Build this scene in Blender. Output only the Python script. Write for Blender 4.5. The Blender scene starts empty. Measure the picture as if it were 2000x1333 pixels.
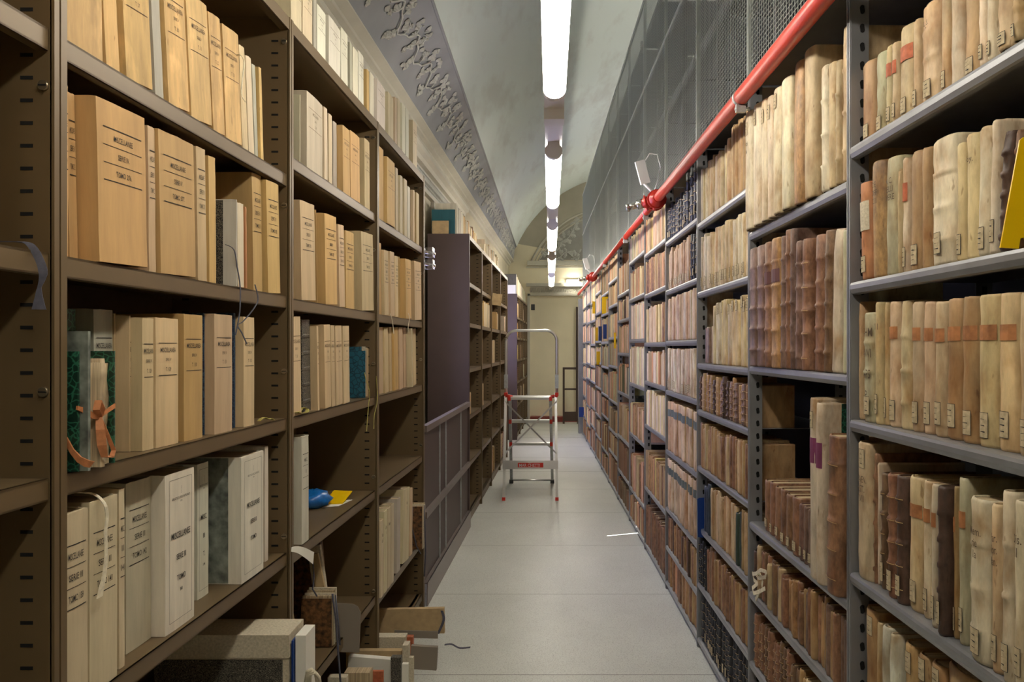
import bpy, math, random
from mathutils import Vector, Matrix
# ---------------------------------------------------------------- camera, world, light
F = 1527.0; CH = 1.415; CXP = 1075.0; CYP = 678.0
sc = bpy.context.scene
C = sc.collection
cam_d = bpy.data.cameras.new('camera'); cam = bpy.data.objects.new('camera', cam_d); C.objects.link(cam)
cam.location = (0, 0, CH); cam.rotation_euler = (math.pi / 2, 0, 0)
cam_d.sensor_width = 36; cam_d.lens = F / 2000 * 36
cam_d.shift_x = -(CXP - 1000) / 2000; cam_d.shift_y = (CYP - 666.5) / 2000
cam_d.clip_start = 0.05; cam_d.clip_end = 60
sc.camera = cam
w = bpy.data.worlds.new('world'); sc.world = w; w.use_nodes = True
w.node_tree.nodes['Background'].inputs[0].default_value = (0.62, 0.72, 1.0, 1)
w.node_tree.nodes['Background'].inputs[1].default_value = 1.0
sc.view_settings.view_transform = 'Standard'; sc.view_settings.look = 'None'
sc.view_settings.exposure = 0.30; sc.view_settings.gamma = 1.0
LAMP_Z = 2.47; LAMP_E = 25.0; LAMP_COL = (1.0, 0.93, 0.80)
DAY_E = 7.5; DAY_COL = (0.58, 0.60, 1.0)
sun_d = bpy.data.lights.new('sun', 'SUN'); sun_d.energy = 40; sun_d.angle = 0.004
sun = bpy.data.objects.new('sun', sun_d); C.objects.link(sun)
SUNV = Vector((1, .38, -1.0)).normalized()
sun.rotation_euler = SUNV.to_track_quat('-Z', 'Y').to_euler(); sun.location = (-4, 4, 5)

# ---------------------------------------------------------------- frames
def XL(y): return -.78 + .0229 * y
def XR(y): return .770 - .01965 * y
def XW(y): return -.80 - .0229 * (15 - y)
def fL(y, d, z): return (XL(y) - d, y, z)       # d runs into the left shelving
def fR(y, d, z): return (XR(y) + d, y, z)       # d runs into the right shelving
def fW(y, d, z): return (XW(y) + d, y, z)       # d runs from the left wall into the aisle
def fA(y, d, z): return (d, y, z)
def yL(px, d=0.0): return (1191 + F * d) / (1110 - px)
def yR(px, d=0.0): return (1176 + F * d) / (px - 1045)
def zpx(py, y): return CH + (CYP - py) * y / F
ROT = {'L': math.pi / 2 - .0229, 'R': -math.pi / 2 + .01965}
FR = {'L': fL, 'R': fR}

# ---------------------------------------------------------------- materials
MATS = {}
def newmat(name):
    m = bpy.data.materials.new(name); m.use_nodes = True
    nt = m.node_tree; b = nt.nodes['Principled BSDF']
    MATS[name] = m
    return m, nt, b
def N(nt, t, **k):
    n = nt.nodes.new(t)
    for a, v in k.items(): setattr(n, a, v)
    return n
def mix(nt, f, a, b, mode='MIX'):
    n = N(nt, 'ShaderNodeMix', data_type='RGBA', blend_type=mode)
    for sock, v in ((n.inputs[0], f), (n.inputs[6], a), (n.inputs[7], b)):
        if hasattr(v, 'is_output'): nt.links.new(v, sock)
        elif isinstance(v, (int, float)): sock.default_value = v
        else: sock.default_value = (*v[:3], 1)
    return n.outputs[2]
def ramp(nt, src, p0, c0, p1, c1):
    r = N(nt, 'ShaderNodeValToRGB'); nt.links.new(src, r.inputs[0])
    e = r.color_ramp.elements; e[0].position = p0; e[1].position = p1
    e[0].color = (*((c0,) * 3 if isinstance(c0, (int, float)) else c0), 1)
    e[1].color = (*((c1,) * 3 if isinstance(c1, (int, float)) else c1), 1)
    return r.outputs[0]
def coords(nt, scale=(1, 1, 1), rnd=True):
    tc = N(nt, 'ShaderNodeTexCoord'); mp = N(nt, 'ShaderNodeMapping')
    nt.links.new(tc.outputs['Object'], mp.inputs[0]); mp.inputs['Scale'].default_value = scale
    if rnd:
        oi = N(nt, 'ShaderNodeObjectInfo'); mu = N(nt, 'ShaderNodeMath', operation='MULTIPLY')
        nt.links.new(oi.outputs['Random'], mu.inputs[0]); mu.inputs[1].default_value = 37.0
        cx = N(nt, 'ShaderNodeCombineXYZ')
        for i in range(3): nt.links.new(mu.outputs[0], cx.inputs[i])
        nt.links.new(cx.outputs[0], mp.inputs['Location'])
    return mp.outputs[0]
def noise(nt, vec, sc_, det=3, rough=.55):
    n = N(nt, 'ShaderNodeTexNoise'); nt.links.new(vec, n.inputs['Vector'])
    n.inputs['Scale'].default_value = sc_; n.inputs['Detail'].default_value = det; n.inputs['Roughness'].default_value = rough
    return n.outputs[0]
def bump(nt, b, h, s, dist=.002):
    n = N(nt, 'ShaderNodeBump'); nt.links.new(h, n.inputs['Height'])
    n.inputs['Strength'].default_value = s; n.inputs['Distance'].default_value = dist
    nt.links.new(n.outputs[0], b.inputs['Normal'])
def plain(name, col, rough=.6, metal=0, nz=0.0, sc_=20, bs=0.0):
    m, nt, b = newmat(name)
    b.inputs['Roughness'].default_value = rough; b.inputs['Metallic'].default_value = metal
    b.inputs['Base Color'].default_value = (*col, 1)
    if nz:
        v = noise(nt, coords(nt), sc_)
        nt.links.new(mix(nt, 1.0, col, ramp(nt, v, .3, 1 - nz, .7, 1 + nz), 'MULTIPLY'), b.inputs['Base Color'])
        if bs: bump(nt, b, v, bs)
    return m
def tinted(name, lo, hi, scale, sc_, stain=None, smin=.55, smax=.68, rough=.75, bs=.3, tex='noise', fixed=None):
    """surface whose base colour is the object's own colour, varied by wear"""
    m, nt, b = newmat(name)
    b.inputs['Roughness'].default_value = rough
    if fixed: base = fixed
    else: base = N(nt, 'ShaderNodeObjectInfo').outputs['Color']
    v = coords(nt, scale)
    n1 = noise(nt, v, sc_, 5, .65)
    col = mix(nt, 1.0, base, ramp(nt, n1, .3, lo, .72, hi), 'MULTIPLY')
    if stain:
        n2 = noise(nt, coords(nt, (1, 1, .55)), 13, 4, .6)
        col = mix(nt, ramp(nt, n2, smin, 0.0, smax, 1.0), col, mix(nt, 1.0, col, stain, 'MULTIPLY'))
        n3 = noise(nt, coords(nt, (1, 1, .25)), 90, 2)
        col = mix(nt, ramp(nt, n3, .68, 0.0, .74, .6), col, mix(nt, 1.0, col, (.38, .26, .16), 'MULTIPLY'))
    nt.links.new(col, b.inputs['Base Color'])
    bump(nt, b, n1, bs)
    return m
tinted('vellum', .62, 1.20, (1, 1, .30), 30, stain=(.58, .38, .20), smin=.46, smax=.74, rough=.6, bs=.6)
tinted('leather', .5, 1.35, (1, 1, .5), 60, stain=(.5, .4, .35), smin=.5, smax=.7, rough=.5, bs=.5)
tinted('board', .82, 1.10, (1, 1, .12), 30, rough=.7, bs=.08)
tinted('worn_board', .72, 1.25, (1, 1, .16), 34, stain=(1.35, 1.35, 1.4), smin=.56, smax=.7, rough=.7, bs=.12)
tinted('pulp', .92, 1.06, (1, 1, 1), 60, rough=.75, bs=.05)
def pages():
    m, nt, b = newmat('pages'); b.inputs['Roughness'].default_value = .85
    n1 = noise(nt, coords(nt, (60, .6, .6)), 9, 2)
    nt.links.new(mix(nt, 1.0, (.52, .40, .24), ramp(nt, n1, .3, .45, .7, 1.1), 'MULTIPLY'), b.inputs['Base Color'])
pages()
def marbled(name, c0, c1, s=90, c2=None):
    m, nt, b = newmat(name); b.inputs['Roughness'].default_value = .45
    v = N(nt, 'ShaderNodeTexVoronoi', feature='DISTANCE_TO_EDGE'); v.inputs['Scale'].default_value = s
    cc = coords(nt)
    dn = N(nt, 'ShaderNodeTexNoise'); nt.links.new(cc, dn.inputs['Vector']); dn.inputs['Scale'].default_value = s * .5
    va = N(nt, 'ShaderNodeVectorMath', operation='MULTIPLY_ADD'); nt.links.new(dn.outputs['Color'], va.inputs[0])
    va.inputs[1].default_value = (.02, .02, .02); nt.links.new(cc, va.inputs[2]); nt.links.new(va.outputs[0], v.inputs['Vector'])
    nt.links.new(ramp(nt, v.outputs['Distance'], .02, c1, .12, c0), b.inputs['Base Color'])
marbled('marbled_green', (.005, .03, .018), (.03, .16, .09), 85)
marbled('marbled_black', (.010, .010, .012), (.22, .20, .15), 210)
marbled('marbled_blue', (.006, .02, .06), (.04, .10, .17), 110)
plain('marbled_brown', (.12, .055, .02), .5, nz=.9, sc_=70)
plain('marbled_grey', (.17, .19, .16), .5, nz=.75, sc_=26)
marbled('marbled_teal', (.012, .10, .15), (.006, .03, .05), 55)
plain('joint_grey', (.20, .20, .18), .8)
plain('ink', (.02, .017, .015), .8)
plain('faded_ink', (.11, .075, .045), .8)
plain('label_paper', (.52, .46, .34), .8, nz=.2, sc_=160)
plain('aged_label', (.46, .375, .235), .8, nz=.2, sc_=120)
plain('purple_label', (.16, .03, .09), .6, nz=.2)
plain('band_brown', (.34, .14, .05), .7, nz=.4, sc_=40)
plain('plum_label', (.10, .035, .03), .6)
plain('band_green', (.085, .10, .085), .6, nz=.2)
plain('gold', (.60, .42, .20), .4, .3)
plain('red_title', (.42, .11, .045), .7, nz=.3, sc_=60)
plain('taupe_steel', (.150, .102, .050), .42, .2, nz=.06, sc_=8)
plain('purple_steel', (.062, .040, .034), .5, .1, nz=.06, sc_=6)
plain('slot_black', (.002, .002, .002), .9)
plain('bolt_steel', (.32, .27, .18), .3, .8)
plain('grey_steel', (.27, .275, .29), .36, .5, nz=.08, sc_=14)
plain('shade_and_rubber', (.035, .034, .036), .6, .1)
plain('galvanised', (.50, .53, .53), .38, .6, nz=.12, sc_=60)
plain('mesh_wire', (.58, .61, .58), .36, .7)
plain('rail_steel', (.20, .165, .15), .35, .5)
plain('red_paint', (.60, .055, .03), .35, nz=.12, sc_=10)
plain('red_plastic', (.60, .03, .015), .35)
plain('chrome', (.60, .58, .53), .25, .9)
plain('aluminium', (.62, .62, .60), .28, .7)
plain('white_plastic', (.70, .69, .70), .4)
plain('yellow_plastic', (.78, .50, .0), .35)
plain('blue_plastic', (.006, .035, .19), .35)
plain('blue_bag', (.01, .13, .42), .3, nz=.4, sc_=40)
plain('white_paper', (.72, .70, .62), .8)
plain('grey_card', (.22, .185, .145), .7)
plain('tan_card', (.46, .33, .17), .75, nz=.12, sc_=30)
plain('orange_ribbon', (.47, .18, .065), .7, nz=.2, sc_=90)
plain('grey_ribbon', (.075, .075, .10), .8, nz=.2, sc_=90)
plain('cream_ribbon', (.66, .60, .45), .8, nz=.15, sc_=90)
plain('olive_ribbon', (.36, .31, .08), .8, nz=.2, sc_=90)
plain('cream_wall', (.60, .54, .40), .8, nz=.07, sc_=2.5, bs=.05)
plain('end_wall_paint', (.80, .72, .52), .8, nz=.05, sc_=2)
plain('frieze_paint', (.285, .29, .30), .8, nz=.10, sc_=3)
plain('plaster_white', (.52, .52, .48), .75, nz=.06, sc_=14)
plain('plaster_grey', (.34, .34, .345), .75, nz=.08, sc_=30)
plain('moulding_cream', (.56, .53, .44), .7, nz=.05, sc_=6)
plain('lunette_paint', (.42, .385, .30), .8, nz=.08, sc_=3)
plain('lunette_field', (.33, .32, .29), .8, nz=.08, sc_=5)
plain('dark_wood', (.06, .035, .022), .5)
plain('dark_red', (.22, .03, .02), .5)
plain('black_plastic', (.015, .015, .015), .4)
def vault_mat():
    m, nt, b = newmat('vault_paint'); b.inputs['Roughness'].default_value = .85
    tc = N(nt, 'ShaderNodeTexCoord'); mp = N(nt, 'ShaderNodeMapping'); nt.links.new(tc.outputs['Object'], mp.inputs[0])
    mp.inputs['Rotation'].default_value = (0, 0, .35); mp.inputs['Scale'].default_value = (1.6, .45, 1.0)
    n1 = noise(nt, mp.outputs[0], 2.2, 5, .6); n2 = noise(nt, mp.outputs[0], .9, 3)
    c = mix(nt, ramp(nt, n1, .50, 0.0, .66, .55), (.68, .74, .71), (.50, .50, .465))
    c = mix(nt, ramp(nt, n2, .55, 0.0, .75, .6), c, (.76, .82, .80))
    nt.links.new(c, b.inputs['Base Color']); bump(nt, b, n1, .1, .01)
vault_mat()
def floor_mat():
    m, nt, b = newmat('floor_vinyl'); b.inputs['Roughness'].default_value = .38
    tc = N(nt, 'ShaderNodeTexCoord')
    n1 = noise(nt, tc.outputs['Object'], 190, 2, .7); n2 = noise(nt, tc.outputs['Object'], 1.7, 4)
    c = mix(nt, ramp(nt, n1, .36, 0.0, .48, 1.0), (.40, .40, .365), (.60, .615, .565))
    c = mix(nt, 1.0, c, ramp(nt, n2, .3, .90, .7, 1.06), 'MULTIPLY')
    nt.links.new(c, b.inputs['Base Color'])
floor_mat()
def emit(name, col, e):
    m, nt, b = newmat(name)
    b.inputs['Base Color'].default_value = (*col, 1); b.inputs['Emission Color'].default_value = (*col, 1)
    b.inputs['Emission Strength'].default_value = e
emit('lamp_glow', LAMP_COL, LAMP_E)
emit('daylight_blind', DAY_COL, DAY_E)
emit('wall_lamp_glow', (1.0, .95, .82), 50)
def glassmat():
    m, nt, b = newmat('clear_acrylic'); b.inputs['Base Color'].default_value = (.85, .85, .88, 1)
    b.inputs['Roughness'].default_value = .08; b.inputs['Transmission Weight'].default_value = .93; b.inputs['IOR'].default_value = 1.3
glassmat()

# ---------------------------------------------------------------- mesh builder
class MB:
    def __init__(s): s.v = []; s.f = []; s.m = []; s.sm = []; s.mi = 0; s.smooth = False
    def face(s, idx): s.f.append(idx); s.m.append(s.mi); s.sm.append(s.smooth)
    def add(s, verts, faces):
        o = len(s.v); s.v.extend(verts)
        for f in faces: s.face([o + i for i in f])
    def box8(s, p): s.add(p, [(0, 3, 2, 1), (4, 5, 6, 7), (0, 1, 5, 4), (1, 2, 6, 5), (2, 3, 7, 6), (3, 0, 4, 7)])
    def box(s, x0, y0, z0, x1, y1, z1):
        s.box8([(x0, y0, z0), (x1, y0, z0), (x1, y1, z0), (x0, y1, z0), (x0, y0, z1), (x1, y0, z1), (x1, y1, z1), (x0, y1, z1)])
    def fbox(s, fr, y0, y1, d0, d1, z0, z1):
        s.box8([fr(y0, d0, z0), fr(y1, d0, z0), fr(y1, d1, z0), fr(y0, d1, z0), fr(y0, d0, z1), fr(y1, d0, z1), fr(y1, d1, z1), fr(y0, d1, z1)])
    def prism(s, fr, y0, y1, prof):
        n = len(prof); o = len(s.v)
        for y in (y0, y1): s.v.extend(fr(y, d, z) for d, z in prof)
        for i in range(n): j = (i + 1) % n; s.face([o + i, o + j, o + n + j, o + n + i])
        s.face([o + i for i in range(n)][::-1]); s.face([o + n + i for i in range(n)])
    def extr(s, pts, off):
        """polygon pts (3d) pushed by vector off"""
        n = len(pts); o = len(s.v); s.v.extend(pts); s.v.extend([tuple(a + b for a, b in zip(p, off)) for p in pts])
        for i in range(n): j = (i + 1) % n; s.face([o + i, o + j, o + n + j, o + n + i])
        s.face([o + i for i in range(n)][::-1]); s.face([o + n + i for i in range(n)])
    def tube(s, pts, r, n=8, cap=True, flat=1.0, up=(0, 0, 1)):
        pts = [Vector(p) for p in pts]; o = len(s.v); k = len(pts); sm = s.smooth; s.smooth = True
        rr = r if isinstance(r, (list, tuple)) else [r] * k
        for i, p in enumerate(pts):
            t = (pts[min(i + 1, k - 1)] - pts[max(i - 1, 0)])
            t = t.normalized() if t.length > 1e-9 else Vector((0, 0, 1))
            u = Vector(up)
            if abs(t.dot(u)) > .97: u = Vector((1, 0, 0)) if abs(t.x) < .9 else Vector((0, 1, 0))
            a = t.cross(u).normalized(); b_ = a.cross(t).normalized()
            for j in range(n):
                an = 2 * math.pi * j / n
                s.v.append(tuple(p + a * math.cos(an) * rr[i] + b_ * math.sin(an) * rr[i] * flat))
        for i in range(k - 1):
            for j in range(n):
                j2 = (j + 1) % n; s.face([o + i * n + j, o + i * n + j2, o + (i + 1) * n + j2, o + (i + 1) * n + j])
        s.smooth = False
        if cap:
            s.face([o + j for j in range(n)][::-1]); s.face([o + (k - 1) * n + j for j in range(n)])
        s.smooth = sm
    def ribbon(s, pts, wd, side, th=.0008):
        """flat band of width wd along pts; side = direction across the band"""
        sd = Vector(side).normalized(); pts = [Vector(p) for p in pts]; o = len(s.v); k = len(pts)
        ww = wd if isinstance(wd, (list, tuple)) else [wd] * k
        for i, p in enumerate(pts):
            t = (pts[min(i + 1, k - 1)] - pts[max(i - 1, 0)]).normalized()
            nr = t.cross(sd)
            nr = nr.normalized() * th if nr.length > 1e-6 else Vector((0, 0, th))
            h = sd * ww[i] * .5
            for q in (p - h - nr, p + h - nr, p + h + nr, p - h + nr): s.v.append(tuple(q))
        for i in range(k - 1):
            for j in range(4):
                j2 = (j + 1) % 4; s.face([o + i * 4 + j, o + i * 4 + j2, o + i * 4 + 4 + j2, o + i * 4 + 4 + j])
        s.face([o, o + 1, o + 2, o + 3][::-1]); s.face([o + (k - 1) * 4 + j for j in range(4)])
    def disc(s, c, ax, r, n=14, th=.004):
        ax = Vector(ax).normalized(); s.tube([Vector(c) - ax * th / 2, Vector(c) + ax * th / 2], r, n)
    def build(s, name, mats, parent=None, local=False, loc=None, rot=None, col=None, smooth=None):
        if isinstance(mats, str): mats = [mats]
        me = bpy.data.meshes.new(name)
        if local: cx = cy = cz = 0
        else:
            xs = [v[0] for v in s.v]; ys = [v[1] for v in s.v]; zs = [v[2] for v in s.v]
            cx = (min(xs) + max(xs)) / 2; cy = (min(ys) + max(ys)) / 2; cz = min(zs)
        me.from_pydata([(v[0] - cx, v[1] - cy, v[2] - cz) for v in s.v], [], s.f)
        for m in mats: me.materials.append(MATS[m])
        me.polygons.foreach_set('material_index', s.m)
        me.polygons.foreach_set('use_smooth', [smooth] * len(s.f) if smooth is not None else s.sm)
        me.update()
        o = bpy.data.objects.new(name, me); C.objects.link(o)
        if parent: o.parent = parent
        if local:
            if loc is not None: o.location = loc
            if rot is not None: o.rotation_euler = rot
        else:
            pl = parent.location if parent else Vector((0, 0, 0))
            o.location = (cx - pl[0], cy - pl[1], cz - pl[2])
        if col: o.color = (*col, 1)
        return o
def tag(o, label, cat, group=None, kind=None):
    o['label'] = label; o['category'] = cat
    if group: o['group'] = group
    if kind: o['kind'] = kind
    return o
def struct(o): o['kind'] = 'structure'; return o
def empty(name, loc, rz=0, label=None, cat=None, group=None, ry=0):
    o = bpy.data.objects.new(name, None); C.objects.link(o); o.location = loc; o.rotation_euler = (0, ry, rz)
    o.empty_display_size = .05
    if label: tag(o, label, cat, group)
    return o

# text outlines as mesh data
_TX = {}
def text_geo(t):
    if not t.strip(): return [], [], 1.0
    if t in _TX: return _TX[t]
    cu = bpy.data.curves.new('t', 'FONT'); cu.body = t; cu.size = 1; cu.resolution_u = 2; cu.offset = .003; cu.align_x = 'CENTER'
    ob = bpy.data.objects.new('t', cu); C.objects.link(ob)
    me = bpy.data.meshes.new_from_object(ob)
    vs = [(v.co.x, v.co.y) for v in me.vertices]; fs = [tuple(p.vertices) for p in me.polygons]
    bpy.data.objects.remove(ob); bpy.data.curves.remove(cu); bpy.data.meshes.remove(me)
    x0 = min(v[0] for v in vs); x1 = max(v[0] for v in vs); c = (x0 + x1) / 2
    _TX[t] = ([(v[0] - c, v[1]) for v in vs], fs, x1 - x0)
    return _TX[t]
def put_text(mb, t, zc, hgt, wmax, yf, bold=0.0):
    """letters in the local xz plane, cap height hgt, at most wmax wide; yf(x) gives the surface"""
    vs, fs, wd = text_geo(t); sy = hgt / .70; sx = min(sy * .72, wmax / wd)
    for k in ((-bold, bold) if bold else (0,)):
        mb.add([(x * sx + k, yf(x * sx), zc - hgt / 2 + y * sy) for x, y in vs], fs)

# ---------------------------------------------------------------- books
rng = random.Random(7)
CNT = {}
ORD = 'first second third fourth fifth sixth seventh eighth ninth tenth eleventh twelfth thirteenth fourteenth fifteenth sixteenth seventeenth eighteenth nineteenth twentieth'.split()
TENS = {2: 'twenty', 3: 'thirty', 4: 'forty'}
def ordw(i):
    if i < 20: return ORD[i]
    n = i + 1
    return {0: 'thirtieth'}.get(0) if n == 30 else ('fortieth' if n == 40 else TENS[n // 10] + '-' + ORD[n % 10 - 1])
def rings_book(mb, w_, h, dp, bulge, bands, wob, R, tear=0.0, bandh=.0028, nx=7, crisp=False):
    """binding: U-shaped cover round the pages; rounded spine at y=0, fore-edge at y=dp"""
    zs = [0, .006, h * .18, h * .36, h * .52, h * .68, h * .84, h - .006, h]
    bset = []
    for b in bands:
        for q, k in ((-2.2, 0), (-1, 1), (1, 1), (2.2, 0)):
            bset.append((h * b + q * .0032, k))
    zs = sorted([(z, 0) for z in zs if all(abs(z - h * b) > .009 for b in bands)] + bset)
    hw = w_ / 2; t = .0028 if w_ > .014 else .0018
    prof = []
    for i in range(nx):
        u = -1 + 2 * i / (nx - 1); prof.append(u)
    o = len(mb.v); n = nx + 4; jit = [R.uniform(-1, 1) for _ in range(nx)]
    for zi, (z, k) in enumerate(zs):
        wx = R.uniform(-wob, wob); wy = R.uniform(-wob, wob) * .8
        end = zi in (0, len(zs) - 1)
        ring = [(-hw + wx, dp), (-hw + wx, bulge + .012)]
        for ii, u in enumerate(prof):
            y = bulge * abs(u) ** 2.2 + wy + (.0018 if end and not crisp else 0) - (bandh * (1 - u ** 4) if k else 0)
            ring.append((u * hw * (.97 if end and not crisp else 1) + wx, y + (R.uniform(0, tear) if zi >= len(zs) - 2 else 0)))
        ring += [(hw + wx, bulge + .012), (hw + wx, dp)]
        for ii, (x, y) in enumerate(ring):
            zz = z - (R.uniform(0, tear * 2.5) if zi == len(zs) - 1 and 1 < ii < nx + 2 else 0)
            mb.v.append((x, y, zz))
    mb.smooth = not crisp
    for i in range(len(zs) - 1):
        for j in range(n - 1):
            mb.face([o + i * n + j, o + i * n + j + 1, o + (i + 1) * n + j + 1, o + (i + 1) * n + j])
    mb.smooth = False
    # inner faces and rims
    top = o + (len(zs) - 1) * n; o2 = len(mb.v)
    inn = [(-hw + t, dp), (-hw + t, bulge + .012)] + [(u * (hw - t), bulge * abs(u) ** 2.2 + t * 1.6) for u in prof] + [(hw - t, bulge + .012), (hw - t, dp)]
    for z in (0, h - .0005):
        for x, y in inn: mb.v.append((x, y, z))
    for j in range(n - 1):
        mb.face([top + j, top + j + 1, o2 + n + j + 1, o2 + n + j])
        mb.face([o + j + 1, o + j, o2 + j, o2 + j + 1])
        mb.face([o2 + j + 1, o2 + j, o2 + n + j, o2 + n + j + 1])
    mb.face([o, o2, o2 + n, top]); mb.face([o2 + n - 1, o + n - 1, top + n - 1, o2 + 2 * n - 1])
def spine_patch(mb, w_, bulge, x0, x1, z0, z1, off=.0010, frame=0.0, mi=0, mf=1, nx=5):
    hw = w_ / 2
    def y(x): return bulge * abs(x / hw) ** 2.2 - off
    xs = [x0 + (x1 - x0) * i / (nx - 1) for i in range(nx)]; zs = [z0, z1]
    if frame:
        xs = [x0, x0 + frame] + [x0 + frame + (x1 - x0 - 2 * frame) * i / (nx - 1) for i in range(1, nx - 1)] + [x1 - frame, x1]
        zs = [z0, z0 + frame, z1 - frame, z1]
    for zi in range(len(zs) - 1):
        for i in range(len(xs) - 1):
            mb.mi = mf if frame and (zi in (0, 2) or i in (0, len(xs) - 2)) else mi
            a, b = xs[i], xs[i + 1]
            mb.add([(a, y(a), zs[zi]), (b, y(b), zs[zi]), (b, y(b), zs[zi + 1]), (a, y(a), zs[zi + 1])], [(0, 1, 2, 3)])
    mb.mi = 0
# colour families (linear)
COL = {'tan': (.54, .345, .135), 'tan2': (.58, .375, .15), 'ltan': (.58, .43, .25), 'cream': (.60, .50, .33), 'cream2': (.56, .49, .36), 'white': (.64, .60, .49), 'grey': (.42, .39, .31),
       'vel': (.56, .43, .245), 'velw': (.66, .56, .40), 'vely': (.60, .47, .25), 'velg': (.46, .42, .26), 'velp': (.60, .45, .285), 'velb': (.44, .28, .13), 'orange': (.50, .22, .09), 'brown': (.19, .105, .055),
       'rust': (.27, .135, .072), 'dark': (.085, .045, .03), 'black': (.012, .013, .018), 'mauve': (.20, .115, .085), 'green': (.03, .05, .035), 'obrown': (.38, .215, .09), 'teal': (.02, .12, .15), 'blueish': (.035, .045, .07), 'pink': (.54, .36, .205)}
WORDS = {'tan': 'tan', 'tan2': 'golden tan', 'ltan': 'pale tan', 'cream': 'cream', 'cream2': 'pale beige', 'white': 'off-white', 'grey': 'grey-beige', 'vel': 'ivory', 'velw': 'whitish', 'vely': 'yellowish', 'velg': 'greenish',
         'velp': 'pinkish', 'velb': 'brownish', 'orange': 'orange-red', 'brown': 'brown', 'rust': 'rust brown', 'dark': 'dark brown', 'black': 'black', 'mauve': 'dull mauve', 'green': 'dark green', 'obrown': 'amber brown', 'teal': 'teal', 'blueish': 'navy', 'pink': 'rosy tan'}
LEATHERS = {'brown', 'rust', 'dark', 'black', 'mauve', 'green', 'blueish', 'obrown'}
FAR = {}
LEVELS = []     # (side, y0, y1, [(shelf height, lip depth)]) of every run, filled by the shelving tables
def headroom(side, y, z):
    best = 9.0
    for sd, a, b, zs, lp_ in LEVELS:
        if sd == side and a <= y <= b:
            for q in zs:
                if q > z + .05: best = min(best, q - lp_ - z)
    return best
def settle(side, iv, leans, hs, order, lo, hi):
    """neighbours that tip towards one another get the wedge of room they need, from the wider one's
    thickness where it has some to spare, else from the tilt"""
    sg = 1 if side == 'L' else -1
    sl = [sg * math.tan(a) for a in leans]
    for _ in range(6):
        for k in range(-1, len(order)):
            p = order[k] if k >= 0 else None; q = order[k + 1] if k + 1 < len(order) else None
            sp = sl[p] if p is not None else 0.0; sq = sl[q] if q is not None else 0.0
            ep = iv[p][1] if p is not None else lo; eq = iv[q][0] if q is not None else hi
            if ep is None or eq is None: continue
            hh = min(hs[x] for x in (p, q) if x is not None)
            need = max(0.0, (sp - sq) * hh) + .0006 - (eq - ep)
            if need <= 0: continue
            wp = iv[p][1] - iv[p][0] if p is not None else 0; wq = iv[q][1] - iv[q][0] if q is not None else 0
            t = wp + wq; fp = min(need * wp / t, max(0, wp - .010)); fq = min(need * wq / t, max(0, wq - .010))
            if p is not None: iv[p][1] -= fp
            if q is not None: iv[q][0] += fq
            left = need - fp - fq
            if left > 1e-6 and sp > sq:
                cut = left / hh
                if q is not None: sl[q] += cut if p is None else cut / 2
                if p is not None: sl[p] -= cut if q is None else cut / 2
    return [math.atan(sg * v) for v in sl]
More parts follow.
